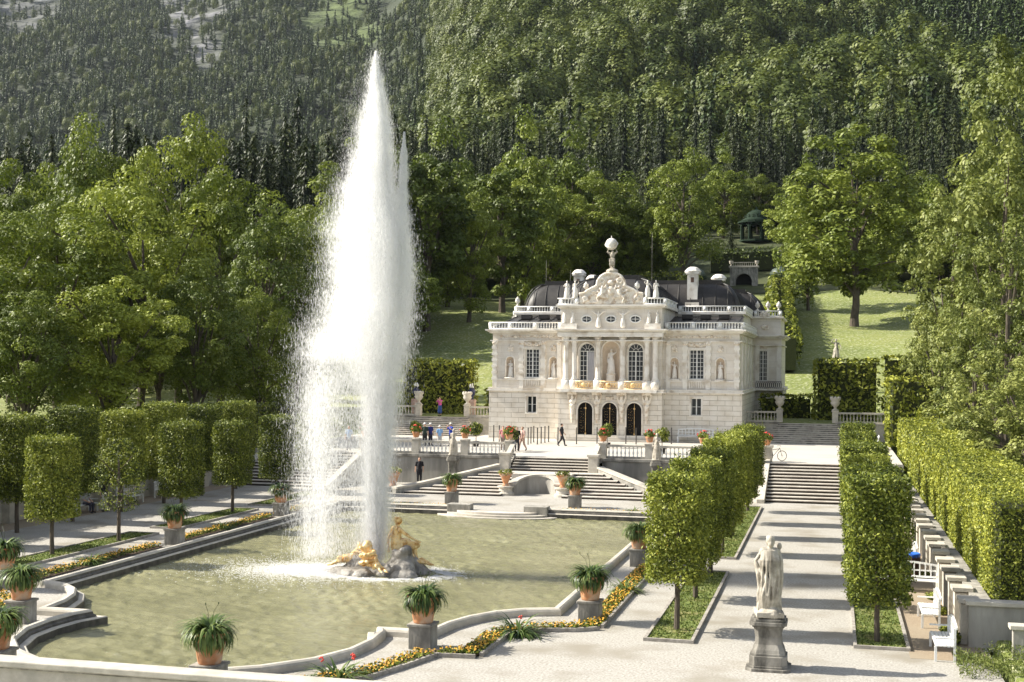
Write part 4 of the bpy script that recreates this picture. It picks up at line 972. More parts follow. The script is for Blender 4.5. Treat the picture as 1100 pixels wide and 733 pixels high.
# outline of the plume: height, left edge, right edge (metres beside the pool axis)
ZP = np.array([.3, 1.5, 4.1, 6.0, 8.0, 10.0, 11.8, 13.2, 14.2, 15.5, 16.8, 18.1, 19.2, 20.0, 20.75])
LP_ = np.array([-2.5,-2.5,-2.55,-2.6,-2.65,-2.6,-2.45,-2.2,-1.95,-1.6,-1.15,-.7,-.36,-.16,-.02])
RP_ = np.array([.5,.6,.75,.95,1.15,1.25,1.3,1.25,.98,.70,.62,.54,.34,.17,.06])
def streak(x, z, y): return .5+.25*np.sin(x*9+3*np.sin(z*.35+y))+.25*np.sin(x*23+z*.5+2*np.sin(z*.9))
def plume(n):
    z = np.interp(RNG.random(n), np.cumsum(np.r_[0, .5*((RP_-LP_)[1:]+(RP_-LP_)[:-1])*np.diff(ZP)])/np.sum(.5*((RP_-LP_)[1:]+(RP_-LP_)[:-1])*np.diff(ZP)), ZP)
    l = np.interp(z, ZP, LP_)+(.16*np.sin(z*1.7)+.12*np.sin(z*3.9+1)+.10*np.sin(z*7.3))*np.clip((19-z)/6, 0, 1); r = np.interp(z, ZP, RP_); t = RNG.beta(2.7, 1.3, n); low = np.clip((10.2-z)/3.6, 0, 1); u = RNG.random(n)*np.where(z < 3, .97, 1)
    core = np.interp(z, [0,3,8,14,20], [.22,.26,.36,-.05,.02]); cw = np.interp(z, [0,1.5,4,8], [.18,.27,.38,.52])
    x = l+(r-l)*t; pick = RNG.random(n) < low*.95
    xl = np.where(u < .56, core+cw*RNG.normal(size=n)*.55, np.where(u < .86, -2.15+.42*RNG.normal(size=n)-.12*low, l+(r-l)*RNG.random(n)))
    x = np.where(pick, xl, x); th = np.where(pick & (u < .56), cw*.7, .30*(r-l)+.1); y = FY+th*RNG.normal(size=n)*.75
    cl = .5+.5*np.sin(x*2.6+1.4*np.sin(z*.9))*np.sin(z*1.25+1.2*x)+.35*np.sin(x*6+z*2.3); ok = RNG.random(n) < np.clip(.30+.75*np.clip(streak(x, z, y), 0, 1), 0, 1)*np.clip(.45+.75*cl+np.clip(t*1.6-.7, 0, 1), .25, 1); e = .10+.06*(z < 16); x = x+e*RNG.normal(size=n)*(RNG.random(n) < .35)*1.6
    z = z+.12*RNG.normal(size=n); edge = np.abs(2*t-1)
    D = np.stack([.10*RNG.normal(size=n)-.06*(t < .4), .08*RNG.normal(size=n), np.ones(n)],1); ok &= (z > -.2) & ~((low > .5) & (u > .56) & (RNG.random(n) < .60))
    return x[ok], y[ok], z[ok], D[ok]
x, y, z, D = plume(1500000); n = len(x)
P1 = np.stack([x,y,z],1); L1 = .115*np.exp(.5*RNG.normal(size=n)); W1 = .0118*np.exp(.55*RNG.normal(size=n))
# side spire at the right and frayed tips
n = 80000; zz = 17.6-7.5*RNG.random(n)**1.5; w_ = (.012+.25*((17.6-zz)/7.5)**.9)*(1+.3*np.sin(zz*5)*np.sin(zz*2.3)); P2 = np.stack([1.30-.015*(17.6-zz)+w_*RNG.normal(size=n), FY+w_*RNG.normal(size=n), zz],1)
n3 = 7000; zz = 19.6+1.35*RNG.random(n3)**1.6; tw = .16*(1-(zz-19.6)/1.5)+.012; P3 = np.stack([.06+tw*RNG.normal(size=n3)*.6, FY+tw*RNG.normal(size=n3)*.6, zz],1); P3 = np.concatenate([P3, P3[:500]+.16*RNG.normal(size=(500,3))])
n4 = 150000; k = RNG.integers(0, len(P1), n4); P4 = P1[k]+np.stack([-.6*np.abs(RNG.normal(size=n4))+.15*RNG.normal(size=n4), .4*RNG.normal(size=n4), -.3*np.ones(n4)],1); P4 = P4[(P4[:,2] > -.2)]
PP = np.concatenate([P1,P2,P3,P4]); DD = np.concatenate([D, np.tile([0,0,1.],(len(PP)-len(P1),1))+.08*RNG.normal(size=(len(PP)-len(P1),3))]); ex = np.ones(len(PP)-len(P1)); ex[len(P2)+len(P3):] = .6; LL = np.concatenate([L1, .10*ex]); WW = np.concatenate([W1, .011*ex])
V, Fc = flakes(PP, DD, LL, WW)
world(link('spray', np_mesh('spray', V, Fc, m_spray), jet), jet)
n = 42000; a = RNG.random(n)*2*pi; d = np.abs(RNG.normal(size=n)); d = d**1.5; P = np.stack([NX-2.3+1.3*d*np.cos(a), FY-.4+.95*d*np.sin(a), np.full(n,-.23)+.10*RNG.random(n)*np.exp(-d)],1)
n2 = 22000; a = RNG.random(n2)*2*pi; d = 1+.22*np.abs(RNG.normal(size=n2)); P2 = np.stack([FX+2.35*d*np.cos(a), FY+1.5*d*np.sin(a), np.full(n2,-.235)],1)
P = np.concatenate([P,P2]); V, Fc = drops(P, np.stack([RNG.normal(size=len(P)), RNG.normal(size=len(P)), .2*np.ones(len(P))],1), .05*np.exp(.4*RNG.normal(size=len(P))), .028)
world(link('foam', np_mesh('foam', V, Fc, m_spray), jet), jet)

# ------------------------------------------------------------------ plants in pots
def blades(n, L0, w0, c, seed, up=.9, arch=1.0):
    r = np.random.default_rng(seed); V = []; Fc = []
    for i in range(n):
        a = r.random()*2*pi; el = r.uniform(.1, 1.45)*up; L = L0*r.uniform(.65,1.1); k = 6; d = np.array([cos(a), sin(a)]); side = np.array([-sin(a), cos(a)]); b0 = len(V); w = w0*r.uniform(.7,1.2)
        r0 = r.uniform(0,.22); x, z = r0, 0.; ang = el
        for j in range(k+1):
            ww = w*(1-.85*(j/k)**2)*.5
            for s in (-1, 1): V.append([c[0]+d[0]*x+side[0]*ww*s, c[1]+d[1]*x+side[1]*ww*s, c[2]+z])
            x += cos(ang)*L/k; z += sin(ang)*L/k; ang -= (2.2*arch*(1.1-el*.35))/k*r.uniform(.8,1.25)
        for j in range(k): Fc.append([b0+2*j, b0+2*j+1, b0+2*j+3, b0+2*j+2])
    return np.array(V), np.array(Fc), np.repeat(r.random(n), k)
POT = [(.27,0),(.29,.04),(.33,.3),(.39,.55),(.44,.6),(.45,.64),(.44,.70),(.47,.73),(.47,.78),(.41,.78),(.40,.68)]
def agapanthus(seed, label='x', stalks=3):
    t = thing('potted_agapanthus', label, 'potted plant'); mb = MB().lathe(POT, n=22); mb.build('terracotta_pot', m_terra, t, True)
    for zz in (.2, .45): pass
    MB().lathe([(.405,.66),(.01,.69)], n=14).build('soil', m_soil, t)
    V, Fc, T = blades(440, .80, .082, (0,0,.72), seed, arch=1.35); link('leaves', np_mesh('leaves', V, Fc, l_agap, T), t)
    r = random.Random(seed); q = MB()
    for i in range(stalks): a = r.uniform(0,6.3); q.tube([(0,0,.7),(.2*cos(a),.2*sin(a),1.3),(.42*cos(a),.42*sin(a),1.5)], .006, 4); q.ball((.42*cos(a),.42*sin(a),1.52), (.015,.015,.03), 6)
    if stalks: q.build('flower_stalks', l_agap, t)
    return t
def pedestal(x, y, label, h=.68, w_=.36, z=0):
    t = thing('stone_pedestal', label, 'pedestal', (x, y, z)); MB().cbox((0,0,h/2-.03), (2*w_-.04,2*w_-.04,h+.0)).build('block', m_limed, t, bevel=.02); MB().cbox((0,0,h+.0), (2*w_+.04,2*w_+.04,.08)).build('cap_slab', m_limed, t, bevel=.015); return h+.04
P_A = agapanthus(1, 'pot of strap leaved agapanthus on the pedestal beside the big right curve of the pool'); P_B = agapanthus(2, 'x', 0); P_C = agapanthus(5, 'x', 2)
pots = [(6.75,36.15,'right','at the inner corner of the near %s pool curve'), (-6.5,36.15,'left','at the inner corner of the near %s pool curve'), (10.75,41.2,'right','at the outer %s corner of the flower bed'), (-10.7,41.3,'left','at the outer %s bed corner, half hidden'),
        (10.55,53.4,'right','halfway up the long %s pool side'), (-10.6,53.6,'left','halfway up the long %s pool side'), (-10.6,65.3,'left','near the far end of the long %s pool side'), (10.6,65.3,'right','near the far end of the long %s pool side'),
        (-3.65,74.2,'left','%s of the far pool steps'), (3.75,74.4,'right','%s of the far pool steps'), (-8.2,73.6,'left','at the far %s pool corner behind the spray'), (8.6,73.8,'right','at the far %s pool corner behind the trees')]
first = True
for i, (x, y, w_, s) in enumerate(pots):
    h = pedestal(x, y, 'square stone pedestal ' + s % w_); src = (P_A, P_B, P_C)[i % 3]; lab = 'terracotta pot of strap leaved agapanthus ' + s % w_
    if i < 3: src.location = (x, y, h); src['label'] = lab; src['group'] = 'agapanthus pots round the pool'
    else: dup(src, (x, y, h), i*1.3, lab, group='agapanthus pots round the pool')
for sx, w_ in ((1, 'right'), (-1, 'left')):
    h = pedestal(sx*3.0+.3, 29.6, 'stone pedestal by the parapet, %s of the pool end' % w_, .72); dup(P_C if sx > 0 else P_A, (sx*3.0+.3, 29.6, h), sx, 'large agapanthus pot rising above the parapet, %s one' % w_, 1.02, group='agapanthus pots round the pool')

def leafball(R, n, size, seed, sq=1.0, base=.55):
    g_ = np.random.default_rng(seed); d = unit(g_.normal(size=(n,3))); rr = R*(base+(1-base)*g_.random(n)**.5)*(1+.14*np.sin(d[:,0]*5+seed)+.12*np.cos(d[:,1]*6+d[:,2]*4)); P = d*rr[:,None]; P[:,2] *= sq
    V, Fc = leaf_quads(P, size*(.7+.6*g_.random(n)), d, .9); return V, Fc, g_.random(n)
def standard(label, s=1):
    t = thing('standard_tree', label, 'potted tree'); MB().lathe([(.2,0),(.24,.3),(.27,.42),(.24,.42),(.23,.36)], n=14).build('tub', m_black, t, True); MB().tube([(0,0,.35),(.01,0,.8),(0,0,1.15)], .03, 6).build('stem', m_bark, t)
    V, Fc, T = leafball(.5, 750, .14, 3); V[:,2] += 1.35; link('crown', np_mesh('ball_crown', V, Fc, l_linden, T), t); return t
def geranium(label):
    t = thing('geranium_pot', label, 'flower pot'); MB().lathe([(.17,0),(.2,.05),(.26,.28),(.30,.34),(.30,.40),(.26,.40)], n=14).build('pot', m_terra, t, True)
    V, Fc, T = leafball(.36, 380, .11, 8, .7); V[:,2] += .52; link('foliage', np_mesh('geranium_leaves', V, Fc, l_broad, T), t)
    g_ = np.random.default_rng(4); q = MB()
    for i in range(12): d = unit(g_.normal(size=(1,3)))[0]; d[2] = abs(d[2]); q.ball(tuple(d*[.38,.38,.32]+[0,0,.55]), .048, 6)
    q.build('blossoms', m_red, t, True); return t
S0 = standard('x'); G0 = geranium('x')
for i, (px, Y, lab) in enumerate([(447, 96, 'left of the seated visitors'), (512, 96, 'on the terrace by the left side steps'), (549, 91, 'among the visitors at the left balustrade'), (653, 98, 'in front of the middle palace door'), (712, 93, 'right of the entrance steps'), (360, 91, 'behind the falling spray on the far left')]):
    l = 'round clipped standard tree in a black tub ' + lab
    if i == 0: S0.location = (bx(px, Y), Y, ZT); S0['label'] = l; S0['group'] = 'standard trees on the terrace'
    else: dup(S0, (bx(px, Y), Y, ZT), i, l, group='standard trees on the terrace')
for i, (x, z, lab) in enumerate([(-3.25, 3.15, 'on the innermost left balustrade pier'), (-6.4, 3.15, 'on the second left balustrade pier'), (-9.95, 3.15, 'on the third left balustrade pier by the seated visitors'), (3.25, 3.15, 'on the innermost right balustrade pier'), (6.4, 3.15, 'on the second right balustrade pier'), (9.95, 3.15, 'on the third right balustrade pier below the white bench')]):
    l = 'terracotta pot of red geraniums ' + lab
    if i == 0: G0.location = (x, 86.68, z); G0['label'] = l; G0['group'] = 'geranium pots on the balustrade'
    else: dup(G0, (x, 86.68, z), i*.8, l, group='geranium pots on the balustrade')
for sx, w_ in ((1,'right'),(-1,'left')): dup(G0, (sx*14.05, 87.6, ZT+1.08), 1, 'red geraniums in a pot on the pier at the head of the long %s flight' % w_, group='geranium pots on the balustrade')
# urns of flowers at the niche and on the wall ends
def urn(label, loc):
    t = thing('flower_urn', label, 'urn', loc); MB().lathe([(.2,0),(.22,.06),(.14,.12),(.17,.2),(.33,.62),(.42,.72),(.42,.8),(.36,.8)], n=18).build('urn', m_terra, t, True)
    V, Fc, T = leafball(.45, 260, .12, 12, .45); V[:,2] += .85; link('flowers', np_mesh('urn_plants', V, Fc, l_pale, T), t); return t
u0 = urn('terracotta urn with low flowers on the left end of the arched niche', (-1.85, 80.15, .58)); dup(u0, (1.85, 80.15, .58), 1, 'terracotta urn with low flowers on the right end of the arched niche', group='terracotta urns'); u0['group'] = 'terracotta urns'
for sx, w_ in ((1,'right'),(-1,'left')): MB_ = pedestal(sx*9.3, 80.0, 'low round ended stone block at the %s end of the fan steps' % w_, .3, .45); dup(u0, (sx*9.3, 80.0, .34), 2, 'terracotta urn beside the lowest step on the %s' % w_, 1.2, group='terracotta urns')

# ------------------------------------------------------------------ flower beds
def strip_pts(path, w_, n):
    P = [np.array(p, float) for p in path]; seg = [np.linalg.norm(b-a) for a, b in zip(P, P[1:])]; tot = sum(seg); out_ = []
    idx = RNG.choice(len(seg), n, p=np.array(seg)/tot); t = RNG.random(n); off = RNG.random(n)*w_
    A = np.array(P)[idx]; B = np.array(P)[idx+1]; d = unit(B-A); nrm = np.stack([-d[:,1], d[:,0]], 1); return A+(B-A)*t[:,None]+nrm*off[:,None], tot
def bed(label, path, w_=.75, far=False):
    t = thing('flower_bed', label, 'flower bed', (*path[0], 0), group='yellow flower beds round the pool'); ins = offsets([Vector(p) for p in path], w_)
    q = MB(); n = len(path); q.add([(x, y, .05) for x, y in path] + [(p.x, p.y, .05) for p in ins], [(i, i+1, n+i+1, n+i) for i in range(n-1)]); world(q.build('soil', m_soil, t), t)
    q = MB(); slopewall(q, [(x, y, .12) for x, y in path], .1, -.05); q.build('kerb', m_kerb, t, w=True)
    L = sum((Vector(b)-Vector(a)).length for a, b in zip(path, path[1:])); dn = 60 if far else 140; k = int(L*w_*dn*.5)
    p, _ = strip_pts(path, w_-.12, k*3); P = np.concatenate([p, .05+.15*RNG.random((len(p),1))], 1); V, Fc = leaf_quads(P, .10, np.tile([0,0,1.],(len(P),1)), 1.2); world(link('leaves', np_mesh('bed_leaves', V, Fc, l_broad, RNG.random(len(P))), t), t)
    p, _ = strip_pts(path, w_-.12, k); P = np.concatenate([p, .15+.10*RNG.random((len(p),1))], 1); V, Fc = leaf_quads(P, .062, np.tile([0,-.3,1.],(len(P),1)), .8, .9); world(link('blossoms', np_mesh('bed_blossoms', V, Fc, m_yellow), t), t)
D1 = [(11.25,40.0),(10.6,39.55),(9.6,39.25),(9.0,38.8),(8.75,38.1),(8.7,35.4)]; D2 = [(8.6,35.15),(7.5,35.05),(7.1,33.6),(6.6,32.1),(5.0,30.0)]
def mir(p): return [(-x, y) for x, y in reversed(p)]
def rev(p): return list(reversed(p))
for sx, w_ in ((1,'right'),(-1,'left')):
    f = (lambda p: rev(p)) if sx > 0 else (lambda p: [(-x, y) for x, y in p])
    for path, lab, far in [(D1, 'curved bed of yellow flowers at the near %s pool corner', False), (D2, 'short curved bed of yellow flowers behind the parapet on the %s', False), ([(11.3,52.6),(11.3,46),(11.3,40.3)], 'straight bed of yellow flowers along the near part of the %s pool side', False), ([(11.3,64.5),(11.3,59),(11.3,54.2)], 'straight bed of yellow flowers along the middle of the %s pool side', False), ([(11.3,70.2),(11.3,66.2)], 'short bed of yellow flowers at the far part of the %s pool side', True), ([(3.3,71.75),(9.2,71.75)], 'narrow bed of orange and yellow flowers along the far %s pool edge', True)]:
        pp = [tuple(a) for a in path]
        if 'far %s pool edge' in lab: pp = pp if sx > 0 else [(-x, y) for x, y in rev(pp)]; bed(lab % w_, pp, .5, far)
        else: bed(lab % w_, rev(pp) if sx > 0 else [(-x, y) for x, y in pp], .75, far)
def clump(label, x, y, z=.05, s=1, red=0, seed=1):
    t = thing('agapanthus_clump', label, 'plant', (x, y, z), s=s, group='leafy clumps in the flower beds'); V, Fc, T = blades(130, .8, .045, (0,0,0), seed); V[:,:2] *= 1.3; link('leaves', np_mesh('clump_leaves', V, Fc, l_agap, T), t)
    if red:
        q = MB(); r = random.Random(seed)
        for i in range(red):
            a = r.uniform(0,6); px, py = .4*cos(a), .4*sin(a)
            for k in range(6): q.ball((px+r.uniform(-.05,.05), py+r.uniform(-.05,.05), .52+r.uniform(-.05,.05)), .024, 6)
        q.build('red_flowers', m_red, t, True)
for i, a in enumerate([('leafy clump with a red bloom in the near right curved bed', 9.0, 38.6, 1.1, 1), ('leafy clump with pink red blooms by the parapet', 5.9, 31.6, 1.1, 3), ('leafy clump in the bed by the left straight pool side', -10.9, 47.2, .9, 0), ('leafy clump in the middle left pool bed', -10.9, 59.0, .9, 0), ('leafy clump in the right straight bed', 10.95, 47.0, .9, 0), ('leafy clump at the far left pool edge', -7.0, 71.9, .9, 0), ('leafy clump at the far right pool edge', 7.6, 71.9, .9, 0)]): clump(a[0], a[1], a[2], .05, a[3], a[4], i)

# ------------------------------------------------------------------ clipped lindens, grass strips, hedges
def box_leaves(w_, d_, h_, size, dens, seed, rough=.14, corner=.35):
    g_ = np.random.default_rng(seed); A = [(d_*h_,0),(d_*h_,1),(w_*h_,2),(w_*h_,3),(w_*d_,4),(w_*d_*.6,5)]; pts = []; nr = []
    for ar, f in A:
        n = int(ar*dens); u = g_.random(n)-.5; v = g_.random(n)-.5
        if f < 2: s = 1 if f else -1; p = np.stack([np.full(n, s*w_/2), u*d_, (v+.5)*h_], 1); q_ = np.tile([s,0,.25],(n,1))
        elif f < 4: s = 1 if f == 3 else -1; p = np.stack([u*w_, np.full(n, s*d_/2), (v+.5)*h_], 1); q_ = np.tile([0,s,.25],(n,1))
        else: s = 1 if f == 4 else 0; p = np.stack([u*w_, v*d_, np.full(n, s*h_)], 1); q_ = np.tile([0,0,1. if s else -1.],(n,1))
        pts.append(p); nr.append(q_.astype(float))
    P = np.concatenate(pts); Nn = np.concatenate(nr)
    bump = .5*np.sin(P[:,2]*5.1+seed)+.5*np.sin(P[:,1]*4.3+P[:,2]*2.2)+.5*np.sin(P[:,0]*4.7-P[:,2]*3.1+1)
    P = P + Nn*(rough*bump*.55 + rough*g_.normal(size=len(P))*.7 - rough*.5)[:,None]
    c = np.maximum(np.abs(P[:,0])/(w_/2)+np.abs(P[:,1])/(d_/2)-2+corner, 0)*.5; P[:,0] *= 1-c*.35; P[:,1] *= 1-c*.35
    V, Fc = leaf_quads(P, size*(.65+.7*g_.random(len(P))), Nn, 1.3); return V, Fc, np.clip(.5+.22*g_.normal(size=len(P))+.10*bump, 0, 1)
def linden_proto(seed, w_, d_, h_, z0, dens=390, size=.09, sparse=False):
    t = thing('pleached_linden', 'x', 'tree'); q = MB(); q.tube([(0,0,-.1),(.02,.01,z0*.6),(0,0,z0+.6),(.05,0,z0+h_*.7)], [.10,.085,.075,.04], 9); r = random.Random(seed)
    for i in range(9): a = r.uniform(0,6.3); z = z0+r.uniform(.1,h_*.6); q.tube([(0,0,z),(.45*cos(a)*w_/2,.45*sin(a)*d_/2,z+.3),(.85*cos(a)*w_/2,.85*sin(a)*d_/2,z+.7)], [.035,.025,.012], 5)
    q.build('trunk', m_bark, t)
    if not sparse:
        V, Fc, T = box_leaves(w_, d_, h_, size, dens, seed); V2, F2, T2 = box_leaves(w_*.72, d_*.72, h_*.88, size*1.5, dens*.4, seed+9); V2[:,2] += h_*.05; V, Fc = cat_q((V,Fc),(V2,F2)); T = np.concatenate([T,T2])
    else:
        g_ = np.random.default_rng(seed); n = 2300; zz = g_.random(n); rad = (.35+.95*np.sin(np.clip(zz*.8+.12,0,1)*pi))*w_/2*(.6+.4*g_.random(n))*(1+.2*np.sin(zz*25)); a = g_.random(n)*2*pi; P = np.stack([rad*np.cos(a), rad*np.sin(a), zz*h_],1); V, Fc = leaf_quads(P, size*(.7+.6*g_.random(n)), np.stack([np.cos(a),np.sin(a),.5*np.ones(n)],1), 1.2); T = g_.random(n)
    V[:,2] += z0; link('crown', np_mesh('linden_crown', V, Fc, l_linden, T), t); return t
LP = [linden_proto(1, 1.72, 1.7, 3.4, 1.65), linden_proto(2, 1.66, 1.8, 3.55, 1.5), linden_proto(3, 1.85, 1.8, 3.9, 1.35)]
LS = linden_proto(4, 1.9, 1.9, 3.3, 1.45, sparse=True)
lind = []
R = random.Random(2)
ys7 = [40.5, 46.3, 52.1, 57.9, 63.7, 69.5, 75.3]; ord_ = ['nearest', 'second', 'third', 'fourth', 'fifth', 'sixth', 'farthest']
for i, y in enumerate(ys7):
    lind.append((LP[i % 2], 13.6, y, '%s clipped linden in the row between the pool and the right path' % ord_[i], 'right inner linden row', .97))
    lind.append((LP[2] if i % 3 == 0 else LP[1], 19.6, y, '%s clipped linden in the row beside the white benches on the right' % ord_[i], 'right outer linden row', .95))
for i, y in enumerate([48.8, 60.0, 65.8, 71.6, 77.2]): lind.append((LP[i % 2], -13.7, y, '%s clipped linden standing alone in the row left of the pool' % ['nearest','second','third','fourth','farthest'][i], 'left inner linden row', 1.0))
lind.append((LS, -13.3, 53.4, 'thin young linden with a sparse crown in the row left of the pool', 'left inner linden row', 1.0))
for i, y in enumerate([45.5, 50.2, 54.9, 59.6, 64.3, 69.0, 73.7, 78.4]): lind.append((LP[2 if i % 2 else 1], -19.6, y, '%s clipped linden of the shady outer row on the left' % (ord_[:6]+['seventh','farthest'])[i], 'left outer linden row', 1.1))
used = set()
for k, (pr, x, y, lab, grp, s) in enumerate(lind):
    zr = R.choice([0, pi/2, pi, -pi/2])+R.uniform(-.08,.08)
    if pr.name not in used: used.add(pr.name); pr.location = (x, y, 0); pr.rotation_euler.z = zr; pr.scale = (s,)*3; pr['label'] = lab; pr['group'] = grp
    else: dup(pr, (x, y, 0), zr, lab, (s, s, s*R.uniform(.97,1.03)), grp)
m_turf = mat('turf', (.10,.14,.03), (.17,.21,.055), 3, .95, .8, 40, c3=(.22,.20,.08), s3=1)
strips = [(12.9,14.2,38.9,52.4),(12.9,14.2,56.4,77.5),(19.0,20.4,39.6,77.5),(-14.4,-13.0,44.5,56.3),(-14.4,-13.0,58.4,67.4),(-14.4,-13.0,69.5,79)]
q = MB(); kb = MB(); allP = []
for a, b, c, d in strips:
    q.box(a, b, c, d, -.05, .05)
    for (e, f, g_, h_) in ((a-.1,a-.003,c-.1,d+.1),(b+.003,b+.1,c-.1,d+.1),(a-.003,b+.003,c-.1,c-.003),(a-.003,b+.003,d+.003,d+.1)): kb.box(e, f, g_, h_, -.05, .10)
    n = int((b-a)*(d-c)*130); allP.append(np.stack([a+(b-a)*RNG.random(n), c+(d-c)*RNG.random(n), .05+.03*RNG.random(n)],1))
tag(q.build('lawn_strips', m_turf), kind='structure'); tag(kb.build('lawn_kerbs', m_kerb), kind='structure')
P = np.concatenate(allP); V, Fc = leaf_quads(P, .12, np.stack([RNG.normal(size=len(P)),RNG.normal(size=len(P)),.2*np.ones(len(P))],1), .5, .25); tag(link('grass', np_mesh('grass', V, Fc, l_grassy, RNG.random(len(P)))), 'short green grass under the clipped lindens', 'grass', kind='stuff')

def hedge(label, x0, x1, y0, y1, z0, z1, zfar=None, dens=4.2, lm=None, smin=.10, group=None, faces='lrfbt', rough=.10, name='clipped_hedge', sk=.0026):
    """leaf covered clipped block; top may rise to zfar at the far end; finer leaves near the viewer"""
    t = thing(name, label, 'hedge', ((x0+x1)/2, (y0+y1)/2, z0), group=group); zfar = zfar or z1
    top = lambda y: z1+(zfar-z1)*(y-y0)/max(y1-y0,.01)
    q = MB(); e = .28; q.add([(x0+e,y0+e,z0),(x1-e,y0+e,z0),(x1-e,y1-e,z0),(x0+e,y1-e,z0),(x0+e,y0+e,z1-e),(x1-e,y0+e,z1-e),(x1-e,y1-e,zfar-e),(x0+e,y1-e,zfar-e)], [(0,3,2,1),(4,5,6,7),(0,1,5,4),(1,2,6,5),(2,3,7,6),(3,0,4,7)]); q.build('branches', m_branch, t, w=True)
    Ps = []; Ns = []; Ss = []
    for f in faces:
        for ya in np.arange(y0, y1, 6.) if f in 'lrt' else [y0 if f == 'f' else y1]:
            yb = min(ya+6, y1); s = max(smin, sk*ya); dn = dens/s**2*.62
            H = top((ya+yb)/2)-z0
            n = int(dn*((yb-ya)*H if f in 'lr' else (yb-ya)*(x1-x0) if f == 't' else (x1-x0)*H)); n = min(n, 30000); u = RNG.random(n); v = RNG.random(n); y = ya+(yb-ya)*u
            if f in 'lr': Ps.append(np.stack([np.full(n, x0 if f == 'l' else x1), y, z0+v*(top(y)-z0)],1)); Ns.append(np.tile([-1. if f == 'l' else 1.,0,.2],(n,1)))
            elif f == 't': Ps.append(np.stack([x0+(x1-x0)*v, y, top(y)],1)); Ns.append(np.tile([0,0,1.],(n,1)))
            else: Ps.append(np.stack([x0+(x1-x0)*u, np.full(n, ya), z0+v*(top(ya)-z0)],1)); Ns.append(np.tile([0,-1. if f == 'f' else 1.,.2],(n,1)))
            Ss.append(np.full(n, s))
    P = np.concatenate(Ps); Nn = np.concatenate(Ns); S = np.concatenate(Ss); bump = np.sin(P[:,1]*1.9+P[:,2]*.6)+np.sin(P[:,0]*2.3+P[:,2]*1.7)+np.sin(P[:,1]*.7+1)
    P = P+Nn*(rough*.35*bump+rough*.8*RNG.normal(size=len(P)))[:,None]; V, Fc = leaf_quads(P, S*(.7+.7*RNG.random(len(P))), Nn, 1.1)
    world(link('foliage', np_mesh('hedge_leaves', V, Fc, lm or l_hedge, np.clip(.5+.24*RNG.normal(size=len(P))+.06*bump,0,1)), t), t); return t
m_branch = mat('hedge_branches', (.03,.035,.012), (.05,.06,.02), 6, .95)
hedge('long clipped hornbeam hedge along the buttressed wall on the right', 23.0, 25.6, 42.0, 101, 1.15, 4.25, 4.55, smin=.078, faces='lft', sk=.0018, rough=.05)
hedge('tall clipped hedge block beyond the end of the long right hedge', 22.6, 25.6, 107, 112.9, 2.0, 7.4, faces='lft')
hedge('low clipped hedge block beside the tall one at the right', 24.6, 28.5, 101.5, 104.5, 2, 5.1, faces='lft')
hedge('broad dark hedge wall above the right upper steps', 16.6, 22.3, 121, 123, 3.5, 9.0, faces='lft')
hedge('dark hedge in shade under the overhanging right tree', 22.6, 31, 124, 126, 3.5, 9.3, faces='ft')
hedge('low dark hedge behind the right urn', 11.5, 16.5, 124, 125.5, 3.5, 5.6, faces='ft')
hedge('broad dark hedge wall above the left upper steps', -22.5, -15.8, 121, 124, 3.5, 8.6, faces='lrft')
hedge('low dark hedge between the left hedge wall and the palace', -15.6, -11, 126, 127.5, 3.5, 5.8, faces='ft')
hedge('long clipped hornbeam hedge behind the shady linden row on the left', -25.2, -23.2, 40, 104, 1.15, 4.9, 5.0, smin=.13, faces='rft', sk=.0026)

# ------------------------------------------------------------------ benches, bin, bicycle
def bench(label, wide=2.1):
    t = thing('garden_bench', label, 'bench'); h = wide/2; q = MB()
    for i in range(5): q.box(-h, h, -.25+.105*i, -.25+.105*i+.09, .43, .46)
    q.build('seat', m_white, t); q = MB(); q.box(-h, h, .245, .285, .5, .57); n = 12; pts = [(-h, .92)] + [(-h+wide*k/n, .92+.10*sin(pi*k/n)) for k in range(1, n)] + [(h, .92)]
    for k in range(n): q.xz([pts[k], pts[k+1], (pts[k+1][0], pts[k+1][1]+.07), (pts[k][0], pts[k][1]+.07)], .30, .34)
    for k in range(11): x = -h+.06+(wide-.12)*k/10; q.box(x-.022, x+.022, .27, .30, .57, .95+.09*sin(pi*k/10))
    q.box(-h, h, .275, .295, .74, .79); q.build('backrest', m_white, t)
    for x in (-h+.04, h-.04):
        for y in (-.24, .27): MB().box(x-.035, x+.035, y-.035, y+.035, 0, .43 if y < 0 else .95).build('leg', m_white, t)
        MB().box(x-.03, x+.03, -.27, .245, .64, .68).build('armrest', m_white, t)
    return t
B0 = bench('x')
bl = [(21.35, 39.4, -pi/2, 0, 'nearest white bench against the right garden wall'), (21.3, 44.2, -pi/2, 0, 'second white bench from the front against the right garden wall'), (21.0, 50.2, -.1, 0, 'white bench turned to face down the path in front of the bin'), (21.3, 56.0, -pi/2, 0, 'white bench beyond the bin on the right'),
      (7.3, 107.6, 0, ZT, 'wide white bench against the palace wall under the right window'), (-21.2, 72.3, pi/2, 0, 'white bench under the left linden row, farther one'), (-21.2, 68.0, pi/2, 0, 'white bench behind the thin young linden on the left'), (21.4, 104.5, -pi/2, ZT, 'small far white bench by the tall hedge block')]
for i, (x, y, r, z, lab) in enumerate(bl):
    s = (1.0,1,1) if i != 4 else (1.4,1.1,1.1)
    if i == 0: B0.location = (x,y,z); B0.rotation_euler.z = r; B0['label'] = lab; B0['group'] = 'white garden benches'
    else: dup(B0, (x,y,z), r, lab, s, 'white garden benches')
t = thing('litter_bin', 'brown slatted litter bin with a blue bag between the white benches', 'bin', (21.3, 53.6, 0)); q = MB(); q.lathe([(.26,0),(.3,.9)], n=16)
